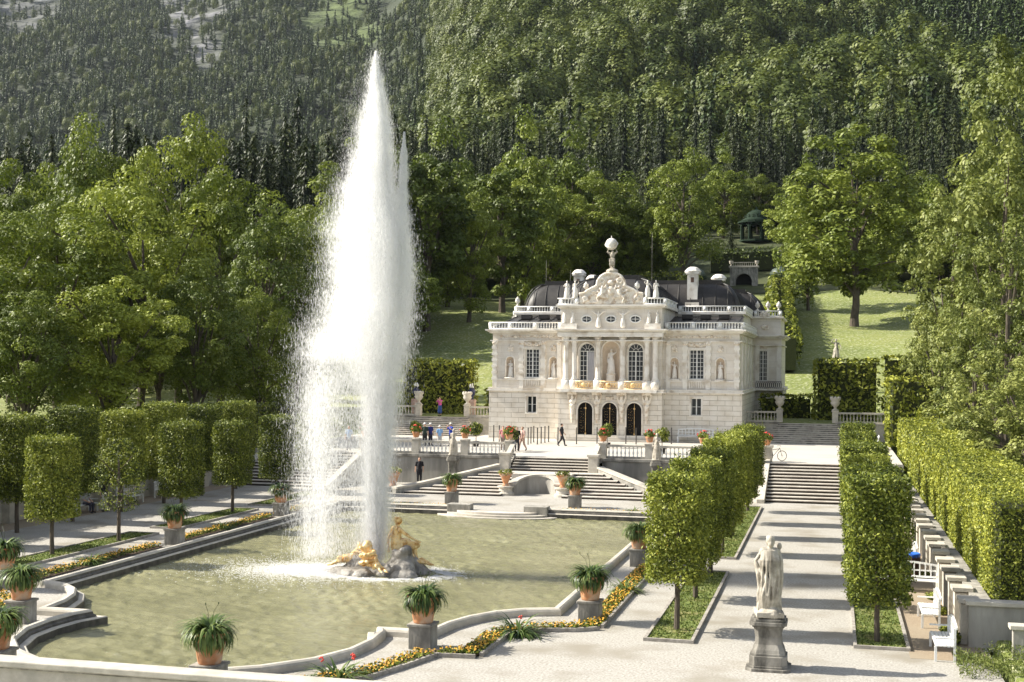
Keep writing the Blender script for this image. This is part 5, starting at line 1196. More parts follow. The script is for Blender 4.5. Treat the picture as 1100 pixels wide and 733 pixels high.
for k in range(16): a = 2*pi*k/16; q.tube([(.27*cos(a),.27*sin(a),.02),(.32*cos(a),.32*sin(a),.92)], .035, 4)
q.build('slatted_body', m_bin, t); MB().lathe([(.33,.8),(.36,.93),(.30,.98),(.26,.85)], n=16, caps=False).build('blue_bag', m_bag, t, True)
t = dup(t, (-20.9, 49, 0), 0, 'dark litter bin in the shade of the left linden row'); bpy.data.objects.remove([c for c in t.children if 'bag' in c.name][0])
t = thing('bicycle', 'dark bicycle leaning by the pier at the head of the right flight', 'bicycle', (bx(833.5, 88.4), 88.4, ZT), .5)
for x in (-.5, .5):
    w_ = MB(); w_.tube([(x+.33*cos(a), 0, .35+.33*sin(a)) for a in np.linspace(0, 2*pi, 25)], .022, 6); o = w_.build('wheel', m_black, t, True); q = MB()
    for k in range(10): a = 2*pi*k/10; q.tube([(x,0,.35),(x+.32*cos(a),0,.35+.32*sin(a))], .004, 3)
    q.build('spokes', m_post, o)
q = MB()
for a, b in (((-.5,.35),(-.15,.35)),((-.15,.35),(-.25,.85)),((-.15,.35),(.32,.85)),((-.23,.75),(.32,.82)),((.32,.9),(.5,.35)),((-.5,.35),(-.23,.75))): q.tube([(a[0],0,a[1]),(b[0],0,b[1])], .018, 6)
q.build('frame', m_post, t); MB().ball((-.27,0,.9), (.13,.07,.04), 8).build('saddle', m_black, t); MB().tube([(.28,-.27,1.0),(.34,-.1,1.02),(.34,.1,1.02),(.28,.27,1.0)], .015, 6).build('handlebar', m_black, t)

# ------------------------------------------------------------------ statues in the garden
def pedestal_mould(t, s=1.0, h=1.46, m=None):
    q = MB(); n = 8
    def oct_(w_, z0, z1, c=.28): k = w_*c; p = [(-w_,-w_+k),(-w_+k,-w_),(w_-k,-w_),(w_,-w_+k),(w_,w_-k),(w_-k,w_),(-w_+k,w_),(-w_,w_-k)]; q.prism(p, z0, z1)
    oct_(.60*s, -.02, .08*h/1.46); oct_(.52*s, .08, .14); oct_(.50*s, .14, .40); oct_(.45*s, .40, .47)
    prof = [(.44,.47),(.42,.56),(.36,.70),(.35,.9),(.38,1.1),(.40,1.16)]
    for (a, z0), (b, z1) in zip(prof, prof[1:]):
        k = .28; ring1 = [(-a,-a+a*k),(-a+a*k,-a),(a-a*k,-a),(a,-a+a*k),(a,a-a*k),(a-a*k,a),(-a+a*k,a),(-a,a-a*k)]; ring2 = [(x*b/a, y*b/a) for x, y in ring1]
        q.add([(x*s,y*s,z0) for x, y in ring1]+[(x*s,y*s,z1) for x, y in ring2], [(i,(i+1)%8,8+(i+1)%8,8+i) for i in range(8)])
    oct_(.43*s, 1.16, 1.22); oct_(.50*s, 1.22, 1.32); oct_(.46*s, 1.32, 1.40); oct_(.38*s, 1.40, h)
    return q.build('pedestal', m or m_ped, t, bevel=.012)
t = thing('garden_statue', 'white draped marble statue seen from behind on a dark octagonal pedestal', 'statue', (16.6, 36.3, 0)); pedestal_mould(t)
J = pose(pel=(.03,0,.96), chest=(0,.02,1.30), neck=(0,.03,1.47), head=(.03,.07,1.585), elbL=(-.36,.02,1.18), hanL=(-.24,-.08,.98), elbR=(.32,.05,1.22), hanR=(.26,.20,1.42), kneL=(-.13,.08,.5), ankL=(-.12,.03,.08), toeL=(-.14,.16,.04), toeR=(.12,.16,.04))
q = human(MB(), J); drape(q, J, .05, 1.1, 20, .29, 11, .18); R = random.Random(8)
# hair knot, wreath, and the heavy cloak falling in long folds down the back
q.ball((.03,.045,1.625), (.122,.132,.14), 12); q.ball((.03,-.05,1.57), (.075,.07,.075), 8); q.cone((.02,.02,1.42), .085, (.03,.03,1.56), .075); q.cone((-.17,0,1.40), .10, (.17,0,1.40), .10)
for i in range(9): a = 2*pi*i/9; q.ball((.03+.085*cos(a), .06+.085*sin(a), 1.705+.03*sin(a)), .036, 6)
for i in range(22):
    u = i/21; xs_ = -.22+.44*u; xe = -.30+.52*u+R.uniform(-.03,.03); b = -.10-.07*sin(pi*u)
    q.tube([(xs_*.85, b+.05, 1.44-.05*abs(u-.5)), (xs_*1.05, b-.03-.06*(i%2), 1.22), (xs_*1.1+.05*sin(i*1.7), b-.02-.11*(i%2), .85), (xe*.95+.03*sin(i*2.1), b-.02-.13*(i%2), .45), (xe, b-.05, .08)], [.032, R.uniform(.018,.036), R.uniform(.018,.042), R.uniform(.022,.045), .03], 7)
for k in range(5): q.tube([(-.30,-.08+.02*k,1.0-.05*k),(-.1,-.24,.86-.07*k),(.12,-.24,.66-.06*k),(.26,-.12,.5-.05*k)], [.035,.04,.04,.03], 7)
q.tube([(.24,.1,1.42),(.30,-.06,1.2),(.31,-.1,.8),(.26,-.06,.3)], [.06,.06,.055,.05], 8); q.ball((.28,.16,1.5), (.07,.08,.09), 8)
q.tube([(-.36,.02,1.15),(-.30,-.1,.9),(-.26,-.12,.5)], [.05,.06,.04], 8)
q.cone((-.16,-.2,.02), .13, (.12,-.24,.02), .15); q.cone((.2,.1,0), .15, (.18,.08,.35), .10); q.box(-.36,.36,-.36,.36,-.05,.07)
q.v = [(x*.86, y, z) for x, y, z in q.v]; scaled(q, 1.2, (0,0,1.5), .15); q.fuse('draped_figure', m_marble, .016, t, smooth_it=0)
def gz(x, y): return float(hz(x, y))
def gstat(label, x, y, z, seed, arm, s, ph, rz=0):
    t = thing('garden_statue', label, 'statue', (x, y, z), rz); p = pedestal_mould(t, .85)
    if ph != 1.46:
        for v in p.data.vertices: v.co.z *= ph/1.46
    q = statue_mb(seed, arm); scaled(q, s, (0,0,ph+.02)); q.fuse('figure', m_marble, .045, t)
gstat('pale statue on a dark pedestal left of the fan shaped steps', bx(488, 84.6), 84.6, 0, 60, 1, 1.02, 2.1)
gstat('pale statue on a dark pedestal right of the fan shaped steps, half behind a tree', bx(706.5, 84.6), 84.6, 0, 61, 3, 1.02, 2.1)
gstat('small grey statue on the lawn above the right hedge wall', bx(898, 152), 152, gz(bx(898,152),152)-.1, 62, 2, 1.45, 3.6)
# urns on piers at the upper steps
UR = [(.2,0),(.2,.07),(.09,.12),(.08,.22),(.22,.34),(.3,.5),(.24,.6),(.34,.72),(.34,.78),(.2,.78)]
i = 0; U0 = None
for x, lab in ((13.85,'on the palace side pier of the right upper steps'), (18.45,'on the hedge side pier of the right upper steps'), (-13.85,'on the palace side pier of the left upper steps'), (-18.45,'on the hedge side pier of the left upper steps')):
    l = 'pale stone garden urn ' + lab
    if U0 is None: U0 = thing('stone_urn', l, 'urn', (x, 113.5, 4.63), group='stone urns at the upper steps', s=1.35); MB().lathe(UR, n=16).build('bowl', m_lime, U0, True); q = MB(); [q.ball((.26*cos(a), .26*sin(a), .8), .09, 7) for a in np.linspace(0, 2*pi, 9)]; q.build('carved_fruit', m_lime, U0, True)
    else: dup(U0, (x, 113.5, 4.63), 0, l, 1.35, group='stone urns at the upper steps')
for i, (px, lab) in enumerate(((447,'left'),(507,'right'))):
    Y = 117.5; t = thing('vase_on_plinth', 'dark blue vase with white flowers on a reddish plinth, %s of the upper left path' % lab, 'vase', (bx(px, Y), Y, 3.5)); MB().box(-.35,.35,-.35,.35,0,1.5).build('plinth', mat('pink_marble', (.42,.25,.2), (.55,.4,.34), 5), t, bevel=.03)
    MB().lathe([(.2,0),(.22,.08),(.12,.16),(.32,.5),(.36,.8),(.22,1.0),(.28,1.08)], (0,0,1.5), 16).build('vase', mat('cobalt_glaze', (.015,.02,.07), rough=.25), t, True)
    q = MB(); r = random.Random(i); [q.ball((r.uniform(-.25,.25), r.uniform(-.25,.25), 2.65+r.uniform(0,.3)), .08, 6) for _ in range(12)]; q.build('flowers', m_frame, t)
for i, px in enumerate((478, 483, 493)):
    t = thing('topiary_cone', ['small clipped cone beside the pink clothed visitor','middle small clipped cone on the upper left path','small clipped cone by the right blue vase'][i], 'topiary', (bx(px, 119), 119, 3.55)); g_ = np.random.default_rng(i); n = 500; zz = g_.random(n); a = g_.random(n)*6.3; P = np.stack([.42*(1-zz)*np.cos(a), .42*(1-zz)*np.sin(a), zz*1.15],1); V, Fc = leaf_quads(P, .14, np.stack([np.cos(a),np.sin(a),.4*np.ones(n)],1)); link('foliage', np_mesh('cone_leaves', V, Fc, l_hedge, g_.random(n)), t)
# queue posts before the palace
PO = None
for i, (px, Y) in enumerate([(531,103),(537,103),(568,100),(571,101.5),(574,103),(578,100.5),(582,102),(586,103),(590,104),(600,101.5),(620,102),(642,103),(649,104),(673,104),(684,103.5),(722,105)]):
    if PO is None: PO = thing('queue_post', 'slim dark post standing in front of the palace', 'post', (bx(px,Y),Y,ZT), group='slim dark posts before the palace'); MB().lathe([(.07,0),(.07,.03),(.045,.05),(.045,1.25),(.055,1.27),(.055,1.32)], n=10).build('shaft', m_post, PO)
    else: dup(PO, (bx(px,Y),Y,ZT))

# ------------------------------------------------------------------ people
CL = {}
def clo(c):
    if c not in CL: CL[c] = cloth('cloth_%d' % len(CL), c)
    return CL[c]
def person(label, x, y, z, rz, J, top, leg, hair=(.025,.016,.01), hat=None, skirt=False, bare=False, s=1.0):
    t = thing('person', label, 'person', (x, y, z), rz, s=s); human(MB(), J).fuse('body', m_skin, .016, t, smooth_it=1)
    q = MB(); q.cone(J['pel'], .145, J['chest'], .165); q.cone(J['chest'], .165, (J['shoL']+J['shoR'])/2, .12); q.cone(J['shoL'], .085, J['shoR'], .085)
    for S in 'LR': q.cone(J['sho'+S], .074, J['sho'+S].lerp(J['elb'+S], .75), .064)
    q.fuse('shirt', clo(top), .025, t)
    q = MB(); q.cone(J['hipL'], .112, J['hipR'], .112); q.cone(J['pel'], .14, J['pel']+Vector((0,0,.06)), .135)
    e = .45 if bare else .93
    for S in 'LR':
        q.cone(J['hip'+S], .11, J['kne'+S], .078)
        if not bare: q.cone(J['kne'+S], .078, J['kne'+S].lerp(J['ank'+S], .92), .06)
    if skirt: q.cone(J['pel'], .16, (J['kneL']+J['kneR'])/2+Vector((0,0,-.1)), .22)
    q.fuse('skirt' if skirt else 'shorts' if bare else 'trousers', clo(leg), .025, t)
    for S in 'LR': q = MB().cone(J['ank'+S]-Vector((0,0,.02)), .052, J['toe'+S], .044, 8); q.build('shoe', m_black, t, True)
    h = J['head']; q = MB(); q.ball(h+Vector((0,.022,.05)), (.09,.098,.098), 12); q.build('hair', clo(hair), t, True)
    if hat: q = MB(); q.lathe([(.17,0),(.17,.015),(.095,.03),(.085,.11),(.03,.13)], tuple(h+Vector((0,0,.07))), 14); q.build('hat', clo(hat), t, True)
    return t
walk = pose(kneL=(-.1,-.2,.5), ankL=(-.1,-.28,.1), toeL=(-.1,-.42,.08), kneR=(.1,.06,.5), ankR=(.1,.32,.14), toeR=(.1,.22,.04), elbL=(-.25,.12,1.15), hanL=(-.25,.02,.93), elbR=(.25,-.04,1.13), hanR=(.24,-.2,.95))
stand = pose(); sit = pose(pel=(0,0,.5), chest=(0,-.03,.86), neck=(0,-.03,1.05), head=(0,-.06,1.19), shoL=(-.185,-.03,.98), shoR=(.185,-.03,.98), elbL=(-.25,-.1,.72), hanL=(-.16,-.32,.62), elbR=(.25,-.1,.72), hanR=(.16,-.32,.62), hipL=(-.09,-.02,.5), hipR=(.09,-.02,.5), kneL=(-.12,-.44,.5), kneR=(.12,-.44,.5), ankL=(-.12,-.42,.09), ankR=(.12,-.42,.09), toeL=(-.13,-.57,.04), toeR=(.13,-.57,.04))
photo = pose(elbL=(-.28,-.2,1.28), hanL=(-.08,-.32,1.52), elbR=(.28,-.2,1.28), hanR=(.08,-.32,1.52))
person('visitor in dark clothes walking across the forecourt below the left door', bx(604,99), 99, ZT, pi/2, walk, (.03,.03,.035), (.02,.02,.025))
person('visitor in a black top standing by the left balustrade end', bx(556,92), 92, ZT, .4, stand, (.02,.02,.02), (.05,.05,.06))
person('visitor in pale pink clothes beside the one in black', bx(562,92.5), 92.5, ZT, -.5, walk, (.62,.42,.36), (.55,.38,.30), (.2,.12,.05))
person('visitor in a bright blue shirt raising a camera on the left terrace', bx(485,96), 96, ZT, -.6, photo, (.02,.06,.42), (.04,.05,.1), hat=(.7,.68,.6))
person('visitor in a light blue shirt bending behind the left balustrade', bx(473,95), 95, ZT, .5, stand, (.25,.45,.75), (.5,.5,.5), hat=(.75,.75,.72), s=.9)
person('visitor in a dark green jacket and white hat on the left terrace', bx(457,95), 95, ZT, .2, stand, (.03,.05,.04), (.03,.03,.03), hat=(.78,.77,.74))
person('visitor in a navy top between two white hats on the left terrace', bx(463,96), 96, ZT, .9, stand, (.03,.04,.2), (.04,.04,.06), hat=(.78,.77,.74), s=.97)
person('visitor in pink top and blue skirt at the head of the left upper steps', bx(473,115.2), 115.2, 3.5, -.3, photo, (.75,.12,.38), (.05,.1,.3), skirt=True, bare=True)
person('visitor in black leaning on the terrace wall beside the far left urn', bx(451.5,85.6), 85.6, .0, .2, stand, (.015,.015,.02), (.02,.02,.025), s=1.05)
person('visitor in a pale blue shirt seen through the falling spray', bx(375.5,88.6), 88.6, ZT, .3, stand, (.40,.52,.72), (.35,.35,.38))
person('visitor in a red and white top behind the geraniums', bx(541,93), 93, ZT, .3, stand, (.6,.25,.25), (.3,.25,.22))
person('visitor in white trousers standing in the shade of the left trees', -20.6, 64.2, 0, 1.2, stand, (.05,.05,.06), (.70,.68,.62))
person('seated visitor in a grey shirt in the shade of the left trees', -21.2, 63.3, 0, 1.5, sit, (.38,.38,.38), (.06,.06,.08))
t = dup(B0, (-21.3, 63.3, 0), pi/2, 'white bench under the seated visitor in the left shade', (1,1,1), 'white garden benches')
# ------------------------------------------------------------------ hill garden behind the palace
def gz(x, y): return float(hz(x, y))
def dome_pav(name, label, x, y, s=1.0, n=8, R_=4.2, H=4.6, roof=m_verdroof, big=False):
    z = gz(x, y)-.2; t = thing(name, label, 'pavilion', (x, y, z)); q = MB(); q.lathe([(R_*1.05,0),(R_*1.05,.4)], n=n); 
    for k in range(n):
        a = 2*pi*(k+.5)/n; q.tube([(R_*.88*cos(a),R_*.88*sin(a),.4),(R_*.88*cos(a),R_*.88*sin(a),H)], R_*.09, 6)
        a2 = 2*pi*(k+1.5)/n; p = [(R_*.9*cos(a+(a2-a)*u), R_*.9*sin(a+(a2-a)*u), H-R_*.25*(1-sin(pi*u))) for u in np.linspace(0,1,7)]; q.tube(p, R_*.06, 5)
    q.build('arcade', m_verd, t); MB().lathe([(R_*.98,H),(R_*1.08,H+.12),(R_*1.08,H+.5),(R_*.95,H+.6)], n=n*2).build('cornice', m_verd, t)
    q = MB(); 
    if big: q.lathe([(R_*.9,H+.6),(R_*.88,H+.9),(R_*.62,H+1.5),(R_*.58,H+2.2),(R_*.5,H+2.7),(R_*.3,H+3.2),(R_*.1,H+3.5),(.12,H+4.2)], n=n*2)
    else: q.lathe([(R_*.98,H+.6),(R_*.95,H+1.1),(R_*.8,H+1.7),(R_*.5,H+2.1),(R_*.2,H+2.25),(.1,H+2.7)], n=n*2)
    q.build('dome', roof, t, True)
    if big:
        q = MB()
        for k in range(14): a = 2*pi*k/14; q.tube([(R_*.63*cos(a)+.3*cos(b), R_*.63*sin(a)+.3*sin(b)*.5, H+1.85+.35*sin(b)) for b in np.linspace(0,2*pi,9)], .07, 4)
        q.build('scrolled_crown', m_verd, t)
    return t
dome_pav('garden_pavilion', 'dark green open music pavilion high on the hill', bx(811,322), 322, n=8, R_=4.1, H=4.4, roof=m_verd, big=True)
dome_pav('arbour_dome', 'small copper domed arbour at the top of the left hedge tunnel', bx(745,262), 262, n=8, R_=2.3, H=3.6)
dome_pav('arbour_dome', 'small copper domed arbour at the top of the right hedge tunnel', bx(838,262), 262, n=8, R_=2.3, H=3.6)
ax_, ay_ = bx(798, 279), 279; az_ = 24.4
t = thing('grotto_arch', 'grey stone arch with two small urns at the foot of the cascade', 'arch', (ax_, ay_, az_)); q = MB(); wallx(q, ax_-2.9, ax_+2.9, az_-2, az_+5.0, ay_, 2.0, [(ax_-1.7, ax_+1.7, az_-2, az_+3.7, True)]); q.build('wall', m_limed, t, w=True)
MB().box(ax_-3.1, ax_+3.1, ay_-.2, ay_+2.2, az_+5.0, az_+5.35).build('coping', m_lime, t, w=True); MB().box(ax_-1.9, ax_+1.9, ay_+1.6, ay_+1.9, az_-2, az_+4).build('dark_recess', m_darkdoor, t, w=True)
for s in (-1, 1): MB().lathe([(a*1.4, b*1.4) for a, b in UR], (ax_+s*2.7, ay_+1, az_+5.35), 12).build('urn', m_lime, t, True, w=True)
q = MB(); [q.tube([(ax_-2.6+.4*i, ay_+.1, az_+5.35), (ax_-2.6+.4*i, ay_+.1, az_+6.0)], .06, 5) for i in range(14)]; q.box(ax_-2.9, ax_+2.9, ay_, ay_+.2, az_+6.0, az_+6.12); q.build('parapet', m_lime, t, w=True)

def slope_hedge(label, path, w_, h, lm=None, dens=1.5, s=.5):
    """rounded hedge tunnel lying on the slope"""
    x0, y0 = path[0]; t = thing('hedge_tunnel', label, 'hedge', (x0, y0, gz(x0, y0))); Ps = []; Ns = []
    for (xa, ya), (xb, yb) in zip(path, path[1:]):
        L = sqrt((xb-xa)**2+(yb-ya)**2); n = int(L*(w_+2*h)*dens/s**2*.55); u = RNG.random(n); th = pi*RNG.random(n); cxx = xa+(xb-xa)*u; cyy = ya+(yb-ya)*u
        dx, dy = -(yb-ya)/L, (xb-xa)/L; k = 4.; cc = np.sign(np.cos(th))*np.abs(np.cos(th))**(2/k); ss = np.abs(np.sin(th))**(2/k)
        Ps.append(np.stack([cxx+dx*cc*w_/2, cyy+dy*cc*w_/2, hz(cxx, cyy)+h*ss],1)); Ns.append(np.stack([dx*np.cos(th), dy*np.cos(th), np.sin(th)],1))
    P = np.concatenate(Ps); Nn = np.concatenate(Ns); P = P+Nn*(.22*RNG.normal(size=len(P))+.12*np.sin(P[:,0]*1.3+P[:,1]*.9))[:,None]
    V, Fc = leaf_quads(P, s*(.7+.6*RNG.random(len(P))), Nn, 1.0); world(link('foliage', np_mesh('tunnel_leaves', V, Fc, lm or l_hedge, np.clip(.42+.2*RNG.normal(size=len(P)),0,1)), t), t)
    q = MB()
    for (xa, ya), (xb, yb) in zip(path, path[1:]):
        n = 8
        for i in range(n):
            x, y = xa+(xb-xa)*(i+.5)/n, ya+(yb-ya)*(i+.5)/n; q.cbox((x, y, gz(x,y)+h*.42), (w_*.7, abs(yb-ya)/n+.5 if abs(yb-ya) > 5 else 2.5, h*.8), math.atan2(yb-ya, xb-xa)-pi/2)
    world(q.build('branches', m_branch, t), t)
slope_hedge('right leafy hedge tunnel climbing from behind the palace to the copper dome', [(bx(842,165),165),(bx(838,200),200),(bx(836,230),230),(bx(838,258),258)], 4.2, 4.8)
slope_hedge('left leafy hedge tunnel climbing to the copper dome behind the roof', [(bx(700,190),190),(bx(715,215),215),(bx(732,240),240),(bx(743,258),258)], 4.2, 4.6)
slope_hedge('clipped hedge running across the slope behind the roof statue', [(bx(655,246),246),(bx(700,252),252),(bx(738,258),258)], 3.0, 5.2)
slope_hedge('low hedge band crossing the slope below the pavilion', [(bx(764,292),292),(bx(835,294),294)], 4, 5, l_broad2, 1.2)

# ------------------------------------------------------------------ trees
def crown_broad(seed, H, Rc, b0=.18, ncl=95, per=120, leaf=.36, top=.62, droop=.0, sq=.68, rc=(.16,.30)):
    g_ = np.random.default_rng(seed); zc = H*(b0+(1-b0)*.5); hz_ = H*(1-b0)*.5; d = unit(g_.normal(size=(ncl,3))); rad = .38+.62*g_.random(ncl)**.45
    lob = 1+.20*np.sin(3*np.arctan2(d[:,1],d[:,0])+seed)+.16*np.sin(5*d[:,2]+seed*2)
    C = d*(rad*lob)[:,None]; zz = C[:,2]; prof = np.where(zz < 0, 1-.25*zz**2, np.sqrt(np.clip(1-.45*np.clip(zz,0,1.2)**2,0.05,1)))
    C = np.stack([C[:,0]*Rc*prof, C[:,1]*Rc*prof, zc+zz*hz_],1); r = Rc*(rc[0]+(rc[1]-rc[0])*g_.random(ncl)); tone0 = g_.random(ncl)
    ci = np.repeat(np.arange(ncl), per); dd = unit(g_.normal(size=(ncl*per,3))+[0,0,.35]); q = .55+.45*g_.random(ncl*per)**.6
    P = C[ci]+dd*(r[ci]*q)[:,None]*[1,1,sq]; P[:,2] -= droop*np.linalg.norm(P[:,:2]-C[ci][:,:2],axis=1)
    N_ = dd+[0,0,.5]; V, Fc = leaf_quads(P, leaf*(.6+.8*g_.random(len(P))), N_, .7, .6); T = np.clip(.28+.3*tone0[ci]+.32*g_.random(len(P)),0,1)
    return V, Fc, T, C, r
def tree_proto(name, seed, H, Rc, lm, cat='tree', **k):
    V, Fc, T, C, r = crown_broad(seed, H, Rc, **k); t = thing(name, 'x', cat); link('crown', np_mesh(name+'_crown', V, Fc, lm, T), t)
    g_ = random.Random(seed); q = MB(); b = H*.02; hb = H*k.get('b0', .18)
    q.tube([(0,0,-.6),(b*.3,0,hb*.5),(b*.5,b*.3,hb),(b,0,H*.5),(b*.4,b*.4,H*.8)], [H*.024,H*.018,H*.016,H*.010,H*.003], 9)
    for i in range(18):
        c = C[g_.randrange(len(C))]; z0 = g_.uniform(hb*.7, max(hb, min(c[2]*.85, H*.6))); q.tube([(b*.5,0,z0),(c[0]*.45,c[1]*.45,z0+(c[2]-z0)*.55+.3),tuple(c)], [H*.009,H*.006,H*.002], 6)
    q.build('trunk', m_bark, t); t['H'] = H; t['R'] = Rc; return t
def conifer_mesh(name, seed, H, Rc, whorls, per, lm, size=1.0, core=True, wq=.36):
    g_ = np.random.default_rng(seed); P = []; Nn = []; S = []; D = []
    for w_ in range(whorls):
        u = (w_+g_.random()*.6)/whorls; z = H*(.06+.94*u); R0 = Rc*(1-u)**.68*(.75+.5*g_.random())+.15
        for k in range(max(4, int(per*(1-u*.6)))):
            a = g_.random()*2*pi; L = R0*(.6+.5*g_.random()); m = max(2, int(L/.75*1.2))
            for j in range(m):
                f = (j+.6)/m; d = L*f; P.append((d*cos(a), d*sin(a), z-d*.28-.3*f*f*L*.3+.12*g_.random())); Nn.append((cos(a)*.4, sin(a)*.4, 1)); S.append(size*(.55+.5*g_.random())*(1.15-.4*f)); D.append((cos(a+g_.normal()*.4), sin(a+g_.normal()*.4), -.35-1.5*g_.random()**1.3))
    P = np.array(P); n = len(P); D = unit(np.array(D)); s = np.array(S)[:,None]; b = unit(np.cross(D, np.array(Nn)+.35*g_.normal(size=(n,3)))); 
    V = np.stack([P+D*s*.75, P+b*s*wq, P-D*s*.6, P-b*s*wq],1).reshape(-1,3); Fc = np.arange(4*n).reshape(n,4); T = np.clip(.25+.5*g_.random(n),0,1)
    if core:
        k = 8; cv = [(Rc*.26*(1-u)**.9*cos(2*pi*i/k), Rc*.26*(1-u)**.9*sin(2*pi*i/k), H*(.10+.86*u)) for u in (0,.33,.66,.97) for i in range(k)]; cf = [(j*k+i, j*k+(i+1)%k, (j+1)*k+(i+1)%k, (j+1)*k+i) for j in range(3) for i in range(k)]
        V, Fc = cat_q((V,Fc),(np.array(cv),np.array(cf))); T = np.concatenate([T, np.full(len(cf),-.3)])  # added inner cone blocks light; its dark tone stands for crown shade
    return np_mesh(name, V, Fc, lm, T)
def conifer_proto(seed, H, Rc, whorls, per, size):
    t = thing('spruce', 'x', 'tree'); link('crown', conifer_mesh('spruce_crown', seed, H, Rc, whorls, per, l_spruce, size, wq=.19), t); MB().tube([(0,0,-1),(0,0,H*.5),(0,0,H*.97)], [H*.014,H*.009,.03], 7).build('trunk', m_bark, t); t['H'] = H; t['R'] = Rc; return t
TB = [tree_proto('broadleaf_tree', 21, 20, 6.2, l_broad, ncl=110, per=240, leaf=.25), tree_proto('broadleaf_tree', 22, 20, 5.6, l_broad, ncl=100, per=240, leaf=.25, b0=.14), tree_proto('broadleaf_tree', 23, 20, 6.6, l_broad2, ncl=120, per=210, leaf=.27, b0=.2)]
TM = [tree_proto('maple_tree', 24, 22, 6.0, l_broad2, ncl=130, per=150, leaf=.36, b0=.13), tree_proto('maple_tree', 25, 22, 5.4, l_broad2, ncl=110, per=150, leaf=.36, b0=.2), tree_proto('maple_tree', 26, 22, 7.0, l_far, ncl=120, per=120, leaf=.42, b0=.08)]
TR = [tree_proto('pale_tree', 27, 20, 6.0, l_pale, ncl=150, per=130, leaf=.24, b0=.05, droop=.25, rc=(.10,.22)), tree_proto('pale_tree', 28, 20, 5.6, l_pale, ncl=130, per=130, leaf=.27, b0=.04, droop=.15, rc=(.10,.24))]
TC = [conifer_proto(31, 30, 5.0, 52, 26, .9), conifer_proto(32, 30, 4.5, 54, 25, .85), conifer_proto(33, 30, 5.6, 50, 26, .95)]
placed = set(); RT = random.Random(77)
def tree(src, px, Y, ytop, wpx, label, group=None, sink=.2, z=None):
    x = bx(px, Y); gz0 = gz(x, Y) if z is None else z; H = bz(px, ytop, Y)-gz0; s = H/src['H']; sx = wpx*mpp(px, Y)/(2.15*src['R'])
    loc = (x, Y, gz0-sink); rz = RT.uniform(0, 6.28)
    if src.name not in placed:
        placed.add(src.name); o = src; o.location = loc; o.rotation_euler.z = rz; o.scale = (sx, sx, s); o['label'] = label
        if group: o['group'] = group
    else: o = dup(src, loc, rz, label, (sx, sx, s), group)
    return o
Lg = 'tall broadleaf trees left of the pool'
for i, (px, Y, yt, w_, k, lab) in enumerate([(-12,82,235,170,0,'leafy tree at the left picture edge'),(62,92,212,165,1,'broad yellow green tree standing in front at the far left'),(100,120,138,140,2,'tall tree with its crown high at the upper left'),(192,126,133,140,0,'tallest rounded crown of the left tree group'),(150,97,188,165,0,'large yellow green tree in the middle of the left group'),
        (238,122,172,130,1,'yellow green tree right of the tallest left crown'),(288,115,228,115,2,'darker tree beside the left edge of the spray'),(28,78,318,120,2,'low dark tree above the left hedge end'),(118,84,292,135,1,'mid green tree behind the left linden row'),(212,94,285,120,2,'dark leafed tree behind the third left linden'),
        (12,128,165,130,1,'tree far back at the upper left edge'),(318,128,245,105,0,'yellow green tree seen through the left of the spray'),(275,102,312,100,0,'lower tree left of the spray above the hedge'),(345,142,205,100,1,'tree behind the spray on its left side'),(60,140,185,110,0,'tree between the two high left crowns')]):
    tree(TB[k], px, Y, yt, w_, lab, Lg)
for i, (px, Y, yt, w_) in enumerate([(-20,150,250,120),(35,158,225,120),(85,165,240,120),(130,150,250,120),(180,162,230,120),(225,150,245,110),(270,160,255,110),(310,150,270,100),(340,170,250,90),(20,115,300,110),(80,110,330,110),(170,112,320,110),(240,116,330,100),(300,118,330,90),(335,130,320,80)]):
    tree(TB[2], px, Y, yt, w_, 'dark leafy tree deep inside the left wood', 'dark trees deep in the left wood')
Mg = 'broadleaf trees on the slope behind the palace'
for px, Y, yt, w_, k, lab in [(395,196,165,120,0,'dark tree hidden behind the tall jet'),(458,201,158,105,1,'tall dark trunked maple on the left lawn edge'),(503,208,205,80,5,'slender maple left of the palace with a bare trunk'),(539,225,172,95,1,'maple whose trunk stands on the left lawn nearest the palace'),(425,215,180,90,2,'dense tree just right of the jet'),(480,235,150,100,2,'dense dark tree behind the left lawn maples'),
        (590,264,200,100,5,'bushy tree above the left palace dome'),(637,272,190,90,4,'bushy tree behind the roof statue'),(672,274,200,85,2,'bushy tree right of the roof statue'),(732,268,163,88,4,'bright round maple above the right palace roof'),(704,276,228,60,2,'low dark tree left of the bright round maple'),(560,250,140,90,2,'tree behind the left lawn, taller and further off'),(615,285,150,85,2,'tall tree behind the left chimney'),
        (917,217,148,145,0,'great solitary tree with a forked trunk on the right lawn'),(868,238,185,70,2,'slim brownish tree touching the solitary lawn tree'),(812,340,185,46,5,'bright young tree behind the music pavilion'),(848,300,200,60,2,'dark tree right of the music pavilion'),(775,330,170,70,2,'dark tree left of the music pavilion')]:
    tree(TB[k-4] if k > 3 else TM[k], px, Y, yt, w_, lab, Mg, .4)
tree(TC[1], 784, 300, 228, 24, 'small pointed conifer on the slope left of the music pavilion', None, .3)
Rg = 'pale feathery trees at the right edge'
for px, Y, yt, w_, k, lab in [(1098,135,58,190,0,'tallest pale tree at the upper right corner'),(1022,118,190,120,1,'pale feathery tree leaning over the right lawn'),(1078,84,245,150,0,'silvery leafed tree at the right edge'),(1012,108,318,85,1,'low feathery tree above the right hedge blocks'),(1105,66,360,140,1,'nearest silvery tree behind the long right hedge'),(1050,98,330,110,0,'mid green feathery tree behind the right hedge'),(1076,112,118,165,1,'broad feathery tree below the tallest one at the right edge')]:
    tree(TR[k], px, Y, yt, w_, lab, Rg, .3)
